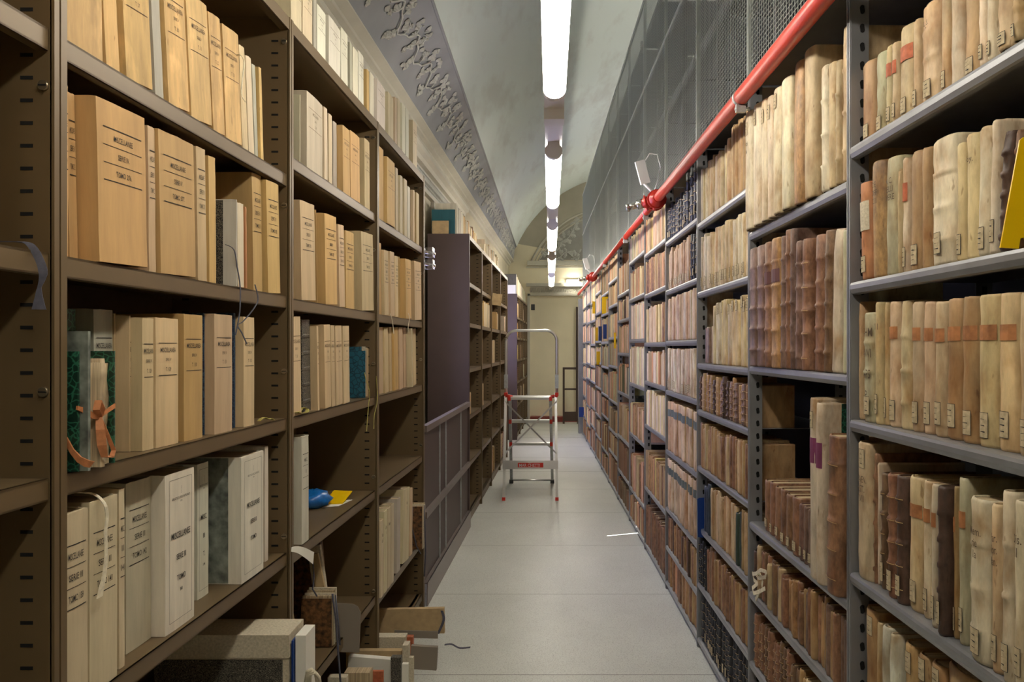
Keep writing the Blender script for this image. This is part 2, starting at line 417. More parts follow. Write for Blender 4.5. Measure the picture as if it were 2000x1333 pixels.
def book(side, y0, y1, z, h, dp, d, col, label=None, lean=0.0, opts='', text=None, yaw=0.0, name=None, far=False, group=None):
    """one book on shelf height z, its spine from y0 to y1 along the run"""
    wd = max(.006, y1 - y0); yc = (y0 + y1) / 2; R = rng
    leather = col in LEATHERS
    if name is None: name = 'archive_volume' if side == 'L' else 'banded_book' if '2' in opts else ('leather_book' if leather else 'vellum_book')
    base = COL[col]; j = R.uniform(.88, 1.1); base = tuple(min(.9, c * j * R.uniform(.96, 1.04)) for c in base)
    CNT[name] = CNT.get(name, 0) + 1
    if CNT[name] > 298 or far:
        FAR.setdefault(name, []).append((side, yc, wd, z, h, dp, d, lean, base)); return None
    mat = 'marbled_black' if 'K' in opts else 'marbled_green' if 'G' in opts else 'marbled_blue' if 'B' in opts else 'marbled_brown' if 'N' in opts else 'marbled_grey' if 'Y' in opts else 'leather' if leather else ('vellum' if side == 'R' else ('worn_board' if 'w' in opts else 'board'))
    a = lean
    rz = ROT[side]
    loc = FR[side](yc, d, z + wd / 2 * abs(math.sin(a)) + .0006)
    bulge = (min(.010, wd * .22) if side == 'R' else min(.0015, wd * .05))
    px = F / max(yc, .8) * wd
    near = yc < 4.8
    wob = .0012 if side == 'R' and near else .0004
    slot = wd; wd = max(.004, (slot - .0012) * math.cos(lean) - 2 * wob - (.0014 if set(opts) & set('kyneu') else 0)); yaw = 0.0
    h = min(h, headroom(side, yc, z) - slot * abs(math.sin(lean)) - .002)
    bands = [.12, .30, .47, .64, .82] if leather and 'f' not in opts else ([.2, .45, .72] if 'b' in opts else [])
    if not near and col not in ('black', 'rust'): bands = bands[1:4]
    if leather and bands: jb = R.uniform(-.035, .03); bands = [b_ + jb * (1 - b_) for b_ in bands]
    mb = MB(); mats = [mat]
    rings_book(mb, wd, h, dp, bulge, bands, wob, R, .004 if ('t' in opts) else .0006, nx=7 if near else 5, crisp=(side == 'L'))
    o = mb.build(name, mats, local=True, loc=loc, rot=(0, a, rz), col=base)
    tag(o, label, 'book', group)
    pg = MB(); t = .0028 if wd > .014 else .0018
    pg.box(-wd / 2 + t, bulge + .006, .003, wd / 2 - t, dp - .004, h - (.004 if near else .003))
    if near or wd > .02: pg.build('page_block', 'pages', o, local=True)
    hw = wd / 2 - .0005
    OF = .0022 if side == 'R' else .0010
    def yf(x): return bulge * min(1, abs(x / hw)) ** 2.2 - OF - .0002
    if 'l' in opts:
        lw = min(wd * .62, .026); lb = MB(); x0 = -lw / 2 + R.uniform(-.1, .1) * (wd - lw)
        z0 = h * R.uniform(.05, .09)
        if 'L' in opts: z0 = h * R.uniform(.80, .84)
        spine_patch(lb, wd, bulge, x0, x0 + lw, z0, z0 + min(.045, h * .17), OF if not bands else .0040, .0009)
        for q in range(3):
            zz = z0 + min(.045, h * .17) * (.72 - .24 * q); ww = lw * R.uniform(.15, .3); lb.mi = 1
            lb.add([(x0 + lw / 2 - ww, yf(0) - (.0004 if not bands else .0022), zz), (x0 + lw / 2 + ww, yf(0) - (.0004 if not bands else .0022), zz + R.uniform(-.002, .002)), (x0 + lw / 2 + ww, yf(0) - (.0004 if not bands else .0022), zz + .0012), (x0 + lw / 2 - ww, yf(0) - (.0004 if not bands else .0022), zz + .0009)], [(0, 1, 2, 3)])
        lb.build('paper_label', ['aged_label', 'ink'], o, local=True)
    for key, mt, a0, a1 in (('1', 'band_brown', .70, .80), ('2', 'band_green', .70, .84), ('3', 'red_title', .62, .78), ('4', 'purple_label', .64, .78), ('5', 'label_paper', .50, .80), ('6', 'band_brown', .24, .40), ('7', 'plum_label', .66, .76)):
        if key in opts:
            lb = MB(); spine_patch(lb, wd, bulge, -hw * .98, hw * .98, h * a0, h * a1, OF - .0003)
            lb.build('title_band', [mt], o, local=True)
    if 'g' in opts:
        lb = MB()
        for b in (bands if len(bands) > 3 else [.12, .3, .47, .64, .82]):
            for q in (-.0008,): spine_patch(lb, wd, bulge, -hw * .97, hw * .97, h * b + q, h * b + q + .0015, .0014 if not bands else .0040)
        lb.build('gilt_lines', ['gold'], o, local=True)
    for key, mt in (('k', 'marbled_black'), ('y', 'marbled_grey'), ('n', 'marbled_brown'), ('e', 'marbled_green'), ('u', 'marbled_blue')):
        if key in opts:
            cb_ = MB(); ys0 = bulge + max(.022, dp * .16)
            for sg in (-1, 1): cb_.box(sg * (wd / 2 - .0006), ys0, .002, sg * (wd / 2 + .0006), dp - .001, h - .002)
            cb_.build('cover_boards', [mt], o, local=True)
    if 'c' in opts:   # loose end papers / cover corner of another colour
        lb = MB(); lb.box(-wd / 2 - .0004, dp * .72, h * .0, -wd / 2 + .001, dp + .0005, h * .2); lb.box(-wd / 2 - .0004, dp * .72, h * .8, -wd / 2 + .001, dp + .0005, h)
        lb.build('cover_corner', ['label_paper'], o, local=True)
    if text:
        tb = MB(); st, lines = text[0], text[1:]
        ink = 'ink'
        if st == 'misc':      # ruled title
            z1 = h * .83; dz = h * .108
            for q in range(4): spine_patch(tb, wd, bulge, -hw * .80, hw * .80, z1 - dz * q, z1 - dz * q + (.0016 if q in (0, 3) else .0010), .0010, nx=3)
            for q, tx in enumerate(lines): put_text(tb, tx, z1 - dz * (q + .5), h * .034, wd * .56, yf)
        elif st == 'old':
            z1 = h * .80; z2 = h * .55
            for zz in (z1, z2): spine_patch(tb, wd, bulge, -hw * .82, hw * .82, zz, zz + .0013, .0010, nx=3)
            hs = (.036, .024, .030)
            for q, tx in enumerate(lines): put_text(tb, tx, z1 - (z1 - z2) * (.20, .50, .80)[q], h * hs[q], wd * (.8, .5, .4)[q], yf)
            ink = 'ink' if 'D' in opts else 'faded_ink'
        elif st == 'white':
            for (xa, xb, za, zb) in ((-.78, .78, .955, .957), (-.78, .78, .058, .060), (-.78, -.765, .058, .957), (.765, .78, .058, .957)):
                spine_patch(tb, wd, bulge, xa * hw, xb * hw, za * h, zb * h, .0010, nx=2)
            # small crest: crown over a ring
            for k in range(5): put_text(tb, 'o', h * (.905 - .010 * k), h * .012, .004 + .0015 * (k % 2), yf)
            put_text(tb, 'BIBLIOTECA DEGLI INTRONATI', h * .835, h * .016, wd * .70, yf); put_text(tb, 'SIENA', h * .812, h * .010, wd * .3, yf)
            for q, tx in enumerate(lines): put_text(tb, tx, h * (.60, .46, .325, .245)[q], h * (.040, .036, .036, .022)[q], wd * (.64, .48, .36, .2)[q], yf, .0002)
        elif st == 'hand':
            for q, tx in enumerate(lines): put_text(tb, tx, h * (.80 - .07 * q), min(.016, h * .05), wd * .7, yf)
            ink = 'faded_ink'
        elif st == 'emb':
            for q, tx in enumerate(lines): put_text(tb, tx, h * (.82 - .19 * q), h * .08, wd * .7, yf)
            ink = 'faded_ink'
        elif st == 'low':
            for q, tx in enumerate(lines): put_text(tb, tx, h * (.52 - .09 * q), .010, wd * .6, yf)
        tb.build('spine_lettering', [ink], o, local=True)
    return o

SHELFW = ['top shelf', 'second shelf', 'third shelf', 'fourth shelf', 'fifth shelf', 'sixth shelf', 'seventh shelf', 'eighth shelf']
def describe(side, col, opts, i, n, shelf, bay, extra=''):
    mt = 'leather book' if (side == 'R' and col in LEATHERS) else ('vellum book' if side == 'R' else 'bound volume')
    ex = ''
    if i >= 20: extra = ''
    if 'K' in opts: ex = ' marbled black'
    elif 'G' in opts: ex = ' marbled green'
    elif 'B' in opts: ex = ' marbled blue'
    return f"{WORDS[col]}{ex} {mt}{extra}, {ordw(i)} from near end, {shelf}, {bay}"
def rowpx(side, z, shelf, bay, spec, dflt_d=.015, dp=.20):
    """spec: tuples (px_left, px_right, px_y_of_top, colour, options, lean_degrees, d, text)"""
    group = f"books on the {shelf} of the {bay}"
    n = len(spec)
    order = sorted(range(n), key=lambda i: spec[i][0], reverse=(side == 'R'))
    yy = yL if side == 'L' else yR
    dd = [s[6] if len(s) > 6 and s[6] is not None else dflt_d + (rng.uniform(-.010, .022) if side == 'L' else rng.uniform(-.004, .004)) for s in spec]
    iv = [sorted((yy(s[0], d), yy(s[1], d))) for s, d in zip(spec, dd)]
    posts = [(u - .019, u + .015) for u in (.2, 1.2, 2.2, 3.2, 4.22)] if side == 'L' else [(1.897 + .89 * k_ - .002, 1.897 + .89 * k_ + .024) for k_ in range(4)]
    if shelf != 'bookcase top':
        for v in iv:
            for p0, p1 in posts:
                if v[0] < p1 and v[1] > p0:
                    if (v[0] + v[1]) / 2 > (p0 + p1) / 2: v[0] = p1
                    else: v[1] = p0
                    if v[1] - v[0] < .008: v[0], v[1] = (p1, p1 + .012) if v[0] >= p1 - 1e-6 else (p0 - .012, p0)
    for i_ in range(len(order) - 1):
        p, q = iv[order[i_]], iv[order[i_ + 1]]
        if q[0] < p[1] + .001: m_ = (q[0] + p[1]) / 2; m_ = min(max(m_, p[0] + .006), q[1] - .006); p[1] = m_ - .0005; q[0] = m_ + .0005
    leans = [math.radians(s[5]) if len(s) > 5 else 0.0 for s in spec]; hs = []
    for i, s in enumerate(spec):
        ym = sum(iv[i]) / 2; hs.append(max(.08, (zpx(s[2], ym) - z) / max(.8, math.cos(leans[i]))))
    mid = sum(iv[order[len(order) // 2]]) / 2
    if shelf == 'bookcase top': lo, hi = None, None
    else:
        lo = max([p1 for p0, p1 in posts if p1 < mid + .02], default=None); hi = min([p0 for p0, p1 in posts if p0 > mid - .02], default=None)
    order = sorted(range(n), key=lambda i: iv[i][0])
    leans = settle(side, iv, leans, hs, order, lo, hi)
    for i, s in enumerate(spec):
        xl, xr, yt, col, opts = s[:5]; lean = leans[i]; d = dd[i]
        tx = s[7] if len(s) > 7 else None
        ya, yb = iv[i]; h = hs[i]
        extra = ''
        if tx and tx[0] in ('misc', 'old', 'white'): extra = ' with ruled title' if tx[0] != 'white' else ' with boxed title'
        elif 'l' in opts and i % 2: extra = ' with framed label'
        elif '2' in opts: extra = ' with green band'
        book(side, ya, yb, z, h, min(dp, s[8] if len(s) > 8 else dp), d, col, describe(side, col, opts, order.index(i), n, shelf, bay, extra), lean, opts, tx)
def rowgen(side, y0, y1, z, shelf, bay, h, cols, wr=(.016, .034), opts='', fill=1.0, dv=.012, hv=.02, lean=0, dp=.17, d0=.014, text=None, far=False, back=False):
    """row of books standing from the far end y1 (right side) or near end y0 (left side)"""
    R = rng; items = []; y = y0; lim = y0 + (y1 - y0) * fill; n = 0
    while y < lim - wr[0] and n < 40:
        wd = R.uniform(*wr); wd = min(wd, lim - y)
        if wd < .008: break
        items.append((y, y + wd)); y += wd + .0006; n += 1
    if back or (side == 'R' and fill < 1): items = [(y0 + y1 - b, y0 + y1 - a) for a, b in items]
    items.sort()
    group = f"books on the {shelf} of the {bay}"
    for i, (a, b) in enumerate(items):
        u = i / max(1, len(items) - 1)
        c = cols(u, R) if callable(cols) else R.choice(cols)
        op = opts(u, R) if callable(opts) else opts
        if 'l' in op and R.random() < .3: op = op.replace('l', '')
        hh = h(u, R) if callable(h) else h
        extra = ' with framed label' if ('l' in op and side == 'R') else ' with green band' if '2' in op else ''
        book(side, a, b, z, hh + R.uniform(-hv, hv * .6), dp, d0 + R.uniform(0, dv), c, describe(side, c, op, i, len(items), shelf, bay, extra), 0.0, op, text(u, R) if text else None, far=far)

# ================================================================ the room
mb = MB(); mb.box(-3, -4, -.12, 4.2, 15.4, 0); struct(mb.build('floor', 'floor_vinyl'))
mb = MB()
for i in range(-3, 14):
    y = 4.47 + 1.10 * (i - 1)
    mb.box(-.9, y, .0002, .95, y + .0025, .0006)
struct(mb.build('trim_1', 'joint_grey')); 
# left wall, in pieces round two window openings
WIN = [(4.55, 5.45, 1.0, 2.35), (10.35, 11.65, 1.0, 2.35)]
mb = MB(); ys = -4.0
for (a, b, z0, z1) in WIN:
    mb.fbox(fW, ys, a, -.35, 0, 0, 3.10); mb.fbox(fW, a, b, -.35, 0, 0, z0); mb.fbox(fW, a, b, -.35, 0, z1, 3.10); ys = b
mb.fbox(fW, ys, 15.2, -.35, 0, 0, 3.10)
struct(mb.build('wall_left', 'cream_wall'))
for k, (a, b, z0, z1) in enumerate(WIN):
    r = empty(f'window_{k + 1}', (XW((a + b) / 2), (a + b) / 2, z0)); struct(r)
    g = MB(); m_ = (a + b) / 2 - .01
    if k == 0:     # two blinds with a slit between that lets the sun through
        s0, s1 = 5.195, 5.209
        g.fbox(fW, a, s0, -.26, -.25, z0, z1); g.fbox(fW, s1, b, -.26, -.25, z0, z1); g.fbox(fW, s0, s1, -.26, -.25, z0, 1.70)
    else: g.fbox(fW, a, b, -.26, -.25, z0, z1)
    bl = g.build('blind', 'daylight_blind', r)
    g = MB()
    for (p, q, zz0, zz1) in ((a, a + .05, z0, z1), (b - .05, b, z0, z1), (a, b, z0, z0 + .05), (a, b, z1 - .05, z1)): g.fbox(fW, p, q, -.24, -.18, zz0, zz1)
    g.build('window_frame', 'moulding_cream', r)
    g = MB(); g.fbox(fW, a - .04, b + .04, -.10, .03, z0 - .03, z0); g.build('window_sill', 'plaster_white', r)
# casing over the first window: cornice, ornament band, frame
mb = MB()
mb.prism(fW, 3.9, 8.3, [(0, 2.80), (.05, 2.80), (.06, 2.83), (.09, 2.85), (.09, 2.88), (0, 2.88)])
mb.prism(fW, 3.9, 8.3, [(0, 2.62), (.035, 2.62), (.035, 2.645), (.015, 2.66), (0, 2.66)])
mb.fbox(fW, 4.2, 4.32, 0, .03, 0, 2.62); mb.fbox(fW, 6.5, 6.62, 0, .03, 0, 2.62)
struct(mb.build('trim_2', 'moulding_cream'))
mb = MB(); mb.fbox(fW, 3.95, 8.2, .0, .012, 2.66, 2.80)
for i in range(106):
    y = 3.98 + i * .04; R_ = .013
    pts = [fW(y + R_ * math.cos(t), .014, 2.73 + .045 * math.sin(t)) for t in [k * math.pi / 4 for k in range(9)]]
    mb.tube(pts, .004, 4, cap=False)
struct(mb.build('trim_3', 'plaster_white'))
# main moulding under the cove
mb = MB()
mb.prism(fW, -4, 15, [(0, 2.96), (.022, 2.97), (.03, 2.985), (.022, 3.0), (.05, 3.012), (.052, 3.03), (.10, 3.05), (.10, 3.075), (.07, 3.085), (0, 3.10)])
struct(mb.build('trim_4', 'moulding_cream'))
# cove with the plaster vine
def cove(y, s, lift=0.0):
    x0, z0 = XW(y) + .10, 3.06; x1, z1 = -.66, 3.33
    x = x0 + (x1 - x0) * s; z = z0 + (z1 - z0) * s
    dx, dz = x1 - x0, z1 - z0; L = math.hypot(dx, dz); nx_, nz_ = dz / L, -dx / L
    sag = -.03 * math.sin(math.pi * s)
    return (x + nx_ * (sag + lift), y, z + nz_ * (sag + lift))
mb = MB(); mb.smooth = True
SG = 8; ysn = [-4, 0, 3, 6, 9, 12, 15]
for y in ysn:
    for i in range(SG + 1): mb.v.append(cove(y, i / SG))
for a in range(len(ysn) - 1):
    for i in range(SG): o = a * (SG + 1) + i; mb.face([o, o + 1, o + SG + 2, o + SG + 1])
struct(mb.build('wall_cove', 'frieze_paint', smooth=True))
mb = MB(); R = random.Random(3)
def leaf(P, y, s, ang, ln, wd_):
    """lobed leaf raised on surface P(y, s, lift)"""
    ca, sa = math.cos(ang), math.sin(ang); c = []
    prof = [(0, 0), (.15, .35), (.3, .25), (.45, .55), (.6, .3), (.75, .4), (1, 0)]
    out = [(u, v) for u, v in prof] + [(u, -v) for u, v in prof[-2:0:-1]]
    o = len(mb.v); mb.v.append(P(y + ca * .5 * ln, s + sa * .5 * ln, .016))
    for u, v in out:
        yy = u * ln; ss = v * wd_; mb.v.append(P(y + yy * ca - ss * sa, s + yy * sa + ss * ca, .004))
    n = len(out)
    for i in range(n): mb.face([o, o + 1 + i, o + 1 + (i + 1) % n])
def cv(y, s, l): return cove(y, .5 + s / .36, l * 1.4)
y = 2.2
while y < 14.8:
    per = .46; st = lambda t: .045 * math.sin(2 * math.pi * t) + .012 * math.sin(6 * math.pi * t + y)
    mb.tube([cv(y + per * t / 14, st(t / 14), .008) for t in range(15)], .006, 5, cap=False)
    for (t, sg) in ((.08, 1), (.3, -1), (.45, 1), (.62, -1), (.85, 1)):
        yy = y + per * t; ss = st(t); an = sg * R.uniform(.5, 1.3); ln = R.uniform(.06, .10); pts = []
        for k in range(7):
            u = k / 6; pts.append((yy + ln * u * math.cos(an + 1.6 * u * sg), ss + sg * abs(ln * u * math.sin(an + 1.2 * u * sg))))
        mb.tube([cv(p[0], p[1], .008) for p in pts], [.005, .0048, .0045, .004, .0035, .003, .002], 5)
        for k in (3, 4, 6):
            for _ in range(2): leaf(cv, pts[k][0], pts[k][1], R.uniform(-3.1, 3.1), R.uniform(.04, .065), R.uniform(.03, .045))
        if R.random() < .5:
            for _ in range(4):
                p = cv(pts[5][0] + R.uniform(-.02, .02), pts[5][1] + R.uniform(-.02, .02), .008); mb.tube([(p[0], p[1] - .006, p[2]), p, (p[0], p[1] + .006, p[2])], [.002, .007, .002], 6)
    y += per
struct(mb.build('trim_5', 'plaster_white'))
mb = MB(); mb.tube([(-.655, -4, 3.335), (-.655, 15, 3.335)], .010, 6); struct(mb.build('trim_6', 'frieze_paint'))
# barrel vault
VC = (1.467, 2.409); VR = 2.31
mb = MB(); a0 = math.atan2(3.33 - VC[1], -.66 - VC[0]); a1 = math.radians(-8); K = 40; yv = [-4, 0, 4, 8, 12, 15.2]
for y in yv:
    for i in range(K + 1):
        a = a0 + (a1 - a0) * i / K; mb.v.append((VC[0] + VR * math.cos(a), y, VC[1] + VR * math.sin(a)))
for a in range(len(yv) - 1):
    for i in range(K): o = a * (K + 1) + i; mb.face([o, o + K + 1, o + K + 2, o + 1])
struct(mb.build('ceiling', 'vault_paint', smooth=True))
mb = MB(); mb.box(3.70, -4, 0, 3.9, 15.2, 2.3); struct(mb.build('wall_right', 'cream_wall'))
mb = MB(); mb.box(-1.6, -4.2, 0, 4.0, -4.0, 4.9); struct(mb.build('wall_back', 'cream_wall'))
# end wall
YE = 15.0
def ex(px): return (px - CXP) / F * YE
def ez(py): return CH + (CYP - py) / F * YE
mb = MB(); mb.box(-1.4, YE, 0, 4.0, YE + .2, 4.9); struct(mb.build('wall_end', 'end_wall_paint'))
mb = MB()   # lunette above: arch rings and sill
def arc(cx, cz, r, a, b, n, y): return [(cx + r * math.cos(a + (b - a) * i / n), y, cz + r * math.sin(a + (b - a) * i / n)) for i in range(n + 1)]
for r_, t_ in ((1.84, .022), (1.775, .010), (1.72, .014)):
    mb.tube(arc(1.297, 2.275, r_, math.pi - .43, .43, 30, YE - .012), t_, 6)
mb.box(ex(1030), YE - .05, ez(519), 2.8, YE, ez(510)); mb.box(ex(1028), YE - .03, ez(524), 2.8, YE, ez(521))
mb.box(ex(1028), YE - .06, ez(560), 2.8, YE, ez(554)); mb.box(ex(1031), YE - .05, ez(578), 2.8, YE, ez(574))
mb.box(ex(1030), YE - .05, 0, ex(1035), YE, ez(574))
mb.box(ex(1036), YE - .012, ez(574), 2.7, YE, ez(560))
for i in range(64):
    x = ex(1037) + i * .05; mb.tube([(x + .018 * math.cos(t), YE - .014, ez(567) + .045 * math.sin(t)) for t in [k * math.pi / 3 for k in range(7)]], .005, 4, cap=False)
struct(mb.build('trim_7', 'moulding_cream'))
mb = MB(); P = arc(VC[0], VC[1], VR, math.pi * .86, 0.05, 40, YE - .004) ; mb.extr([(p[0], p[1], max(p[2], ez(556))) for p in P], (0, .003, 0)); struct(mb.build('trim_8', 'lunette_paint'))
mb = MB(); P = arc(1.297, 2.275, 1.70, math.pi - .44, 0.44, 30, YE - .010); mb.extr([(p[0], p[1], max(p[2], ez(508))) for p in P], (0, .005, 0)); struct(mb.build('trim_9', 'lunette_field'))
mb = MB()
def ew(x, z, l): return (x, YE - .008 - l, z)
def evine(p0, p1, wv, nn, seed):
    R = random.Random(seed)
    pts = []
    for i in range(nn * 4 + 1):
        t = i / (nn * 4); x = p0[0] + (p1[0] - p0[0]) * t; z = p0[1] + (p1[1] - p0[1]) * t + wv * math.sin(t * math.pi * nn)
        pts.append(ew(x, z, .02))
    mb.tube(pts, .011, 5)
    for i in range(0, nn * 4 + 1, 2):
        x, _, z = pts[i]
        for _ in range(3): leaf(ew, x + R.uniform(-.03, .03), z + R.uniform(-.04, .04), R.uniform(-3, 3), R.uniform(.09, .14), R.uniform(.05, .08))
evine((ex(1062), ez(503)), (ex(1132), ez(497)), .06, 4, 1); evine((ex(1090), ez(488)), (ex(1133), ez(430)), .04, 3, 2); evine((ex(1080), ez(505)), (ex(1098), ez(470)), .03, 2, 5)
struct(mb.build('trim_10', 'plaster_white'))
mb = MB(); mb.box(ex(1036), YE - .25, 0, 1.9, YE, .09); struct(mb.build('trim_11', 'dark_red'))
mb = MB(); mb.box(ex(1125), YE - .05, .09, ex(1134), YE, ez(600)); struct(mb.build('door_1', 'dark_wood'))
# pipes and small fittings of the end wall
mb = MB(); mb.box(-.035, -.02, 0, .035, 0, .11); o = mb.build('wall_switch', 'black_plastic', local=True, loc=(ex(1041), YE, ez(606))); tag(o, 'small black switch box high on the cream end wall', 'switch')
g = empty('metal_gate', (ex(1115), YE - .6, 0), 0, 'dark open metal gate frame standing by the end wall', 'gate')
mb = MB(); y = YE - .6; s_ = (YE - .6) / YE
xa, xb = -.0 + (1101 - CXP) / F * y, (1129 - CXP) / F * y; zt = CH + (CYP - 718) / F * y
for x in (xa, xb): mb.box(x - .018, y - .018, 0, x + .018, y + .018, zt)
mb.build('gate_post', 'dark_wood', g)
mb = MB(); mb.box(xa, y - .015, zt - .04, xb, y + .015, zt); mb.box(xa, y - .012, .62, xb, y + .012, .65); mb.build('gate_rail', 'dark_wood', g)
mb = MB(); mb.box(xa, y - .01, .05, xb, y + .01, .22); mb.build('gate_panel', 'dark_wood', g)
g = empty('wall_lamp', (ex(1119), YE - .05, ez(553)), 0, 'short bright strip lamp on the end wall beside the cage', 'lamp')
mb = MB(); mb.box(ex(1106), YE - .05, ez(556), ex(1134), YE, ez(547)); mb.build('lamp_base', 'white_plastic', g)
mb = MB(); mb.box(ex(1107), YE - .10, ez(556), ex(1133), YE - .052, ez(550)); mb.build('lamp_tube', 'wall_lamp_glow', g)

# ================================================================ strip lamps
mb = MB(); mb.box(-.028, -3.9, LAMP_Z + .045, .062, 15.0, LAMP_Z + .085); tr = mb.build('lighting_track', 'white_plastic'); tag(tr, 'long white trunking that carries the row of strip lamps', 'track')
mb = MB()
for y in (-1, 3.7, 8.7, 13.6): mb.tube([(.017, y, LAMP_Z + .08), (.017, y, 4.22)], .004, 6)
mb.build('hanger_rod', 'galvanised', tr)
LN = ['nearest of the strip lamps, overhead above the camera side', 'first strip lamp seen from below, biggest and brightest of the row', 'second strip lamp along the ceiling row, after the junction box', 'third strip lamp along the ceiling row', 'fourth strip lamp along the row, near the end wall', 'smallest strip lamp, last of the row before the end wall', 'strip lamp behind the camera at the start of the row']
for i, (a, b) in enumerate(((-.1, 1.48), (1.66, 3.22), (4.19, 5.76), (6.74, 8.3), (9.12, 10.7), (11.4, 13.2), (-2.4, -.8))):
    g = empty('strip_lamp', (.017, (a + b) / 2, LAMP_Z - .05), 0, LN[i], 'lamp', 'strip lamps under the vault')
    m1 = MB(); m1.prism(fA, a, b, [(-.018, LAMP_Z + .022), (.052, LAMP_Z + .022), (.048, LAMP_Z + .0446), (-.014, LAMP_Z + .0446)]); m1.build('lamp_housing', 'white_plastic', g)
    m1 = MB(); e = .035
    prof = [(.017 + .046 * math.cos(t), LAMP_Z - .001 + .042 * math.sin(t)) for t in [math.pi * .80 + math.pi * 1.4 * k / 12 for k in range(13)]]
    m1.prism(fA, a + e, b - e, prof); m1.build('lamp_diffuser', 'lamp_glow', g)
    for (p, q) in ((a, a + e), (b - e, b)):
        m1 = MB(); m1.prism(fA, p, q, [(.017 + (d_ - .017) * 1.04, LAMP_Z + (z_ - LAMP_Z) * 1.04) for d_, z_ in prof]); m1.build('end_cap', 'white_plastic', g)
g = MB(); g.box(-.030, 3.60, LAMP_Z - .005, .064, 3.70, LAMP_Z + .055); o = g.build('junction_box', 'white_plastic'); tag(o, 'square white junction box on the lamp trunking after the first lamp', 'junction box')

# ================================================================ left shelving
LIPH = .034
def slot_panel(mb, y, z1, d0, d1, side_near=True, mat_slot=1, pitch=.0344, zs=.10):
    """perforated upright with its folded front edge; faces the aisle at d0"""
    th = .027
    mb.mi = 0
    mb.prism(fL, y - .003, y, [(d0 + .002, 0), (d1, 0), (d1, z1), (d0 + .002, z1)])
    mb.prism(fL, y - .003, y + th, [(d0, 0), (d0 + .004, 0), (d0 + .004, z1), (d0, z1)])
    mb.fbox(fL, y - .003, y + .0085, d0 - .0025, d0, 0, z1); mb.fbox(fL, y + .0125, y + th, d0 - .0025, d0, 0, z1)
    mb.prism(fL, y + th - .003, y + th, [(d0 + .002, 0), (d1, 0), (d1, z1), (d0 + .002, z1)])
    mb.mi = mat_slot
    z = zs
    while z < z1 - .04:
        mb.fbox(fL, y - .0036, y - .0029, d0 + .030, d0 + .049, z, z + .0055)
        mb.fbox(fL, y - .0036, y - .0029, d1 - .05, d1 - .032, z, z + .0055)
        z += pitch
    mb.mi = 0
def left_unit(name_label, ys, z1, shelves_of, depth, metal, near_end=True, first_panel=None):
    root = empty('steel_bookcase', (XL(ys[0]) - depth / 2, (ys[0] + ys[-1]) / 2, 0), 0, name_label, 'bookcase', 'brown steel bookcases on the left')
    for k, y in enumerate(ys):
        m = MB(); mt = [metal, 'slot_black']
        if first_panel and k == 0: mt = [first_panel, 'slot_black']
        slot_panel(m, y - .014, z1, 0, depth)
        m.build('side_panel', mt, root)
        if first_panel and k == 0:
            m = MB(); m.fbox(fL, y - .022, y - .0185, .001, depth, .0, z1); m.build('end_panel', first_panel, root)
        if y < 5:
            for zb in (.886, 1.347, 1.81, 2.268, .42):
                if zb < z1:
                    b = MB(); yy = y - .018
                    b.tube([fL(yy - .004, .013, zb), fL(yy + .002, .013, zb)], .0075, 14); b.mi = 1
                    b.box(fL(yy, .013, 0)[0] - .006, yy - .0048, zb - .001, fL(yy, .013, 0)[0] + .006, yy - .004, zb + .001)
                    b.build('bolt', ['bolt_steel', 'slot_black'], root)
    for k in range(len(ys) - 1):
        for z in shelves_of(k):
            m = MB(); a, b = ys[k] + .014, ys[k + 1] - .019; top = abs(z - z1) < .06
            if top: a -= .028; b += .034
            m.fbox(fL, a, b, .006, depth - .004, z - .004, z)
            m.fbox(fL, a, b, .006 if not top else -.001, .010 if not top else .004, z - LIPH, z)
            m.fbox(fL, a, b, .006, .024, z - LIPH, z - LIPH + .003)
            m.build('shelf', metal, root)
        m = MB(); m.fbox(fL, ys[k] + .014, ys[k + 1] - .016, depth - .004, depth, .04, z1 - .002); m.build('back_panel', metal, root)
    m = MB(); m.fbox(fL, ys[0], ys[-1], .02, .035, 0, .085); m.build('plinth', metal, root)
    return root
SZ0 = [2.335, 1.897, 1.557, 1.216, .839, .40, .085]
SZ1 = [2.335, 1.957, 1.553, 1.213, .83, .40, .085]
SZ2 = [2.335, 1.95, 1.551, 1.211, .83, .38, .085]
left_unit('tall brown steel bookcase nearest on the left wall, full of tan volumes', [-1.8, -.8, .2, 1.2, 2.2, 3.2, 4.22], 2.3365, lambda k: SZ0 if k < 4 else (SZ1 if k == 4 else SZ2), .33, 'taupe_steel')
for k_ in range(6): LEVELS.append(('L', -1.8 + k_, -.78 + k_, SZ0 if k_ < 4 else (SZ1 if k_ == 4 else SZ2), LIPH))
# ---- books of the first unit
V = 'brown bay'
SB = [SHELFW[i] for i in range(8)]
mis = lambda n: ('misc', 'MISCELLANEE', 'SERIE IV.', 'TOMO %s.' % n)
old = lambda s, t: ('old', 'MISCELLANEA', 'SERIE ' + s, 'T. ' + t)
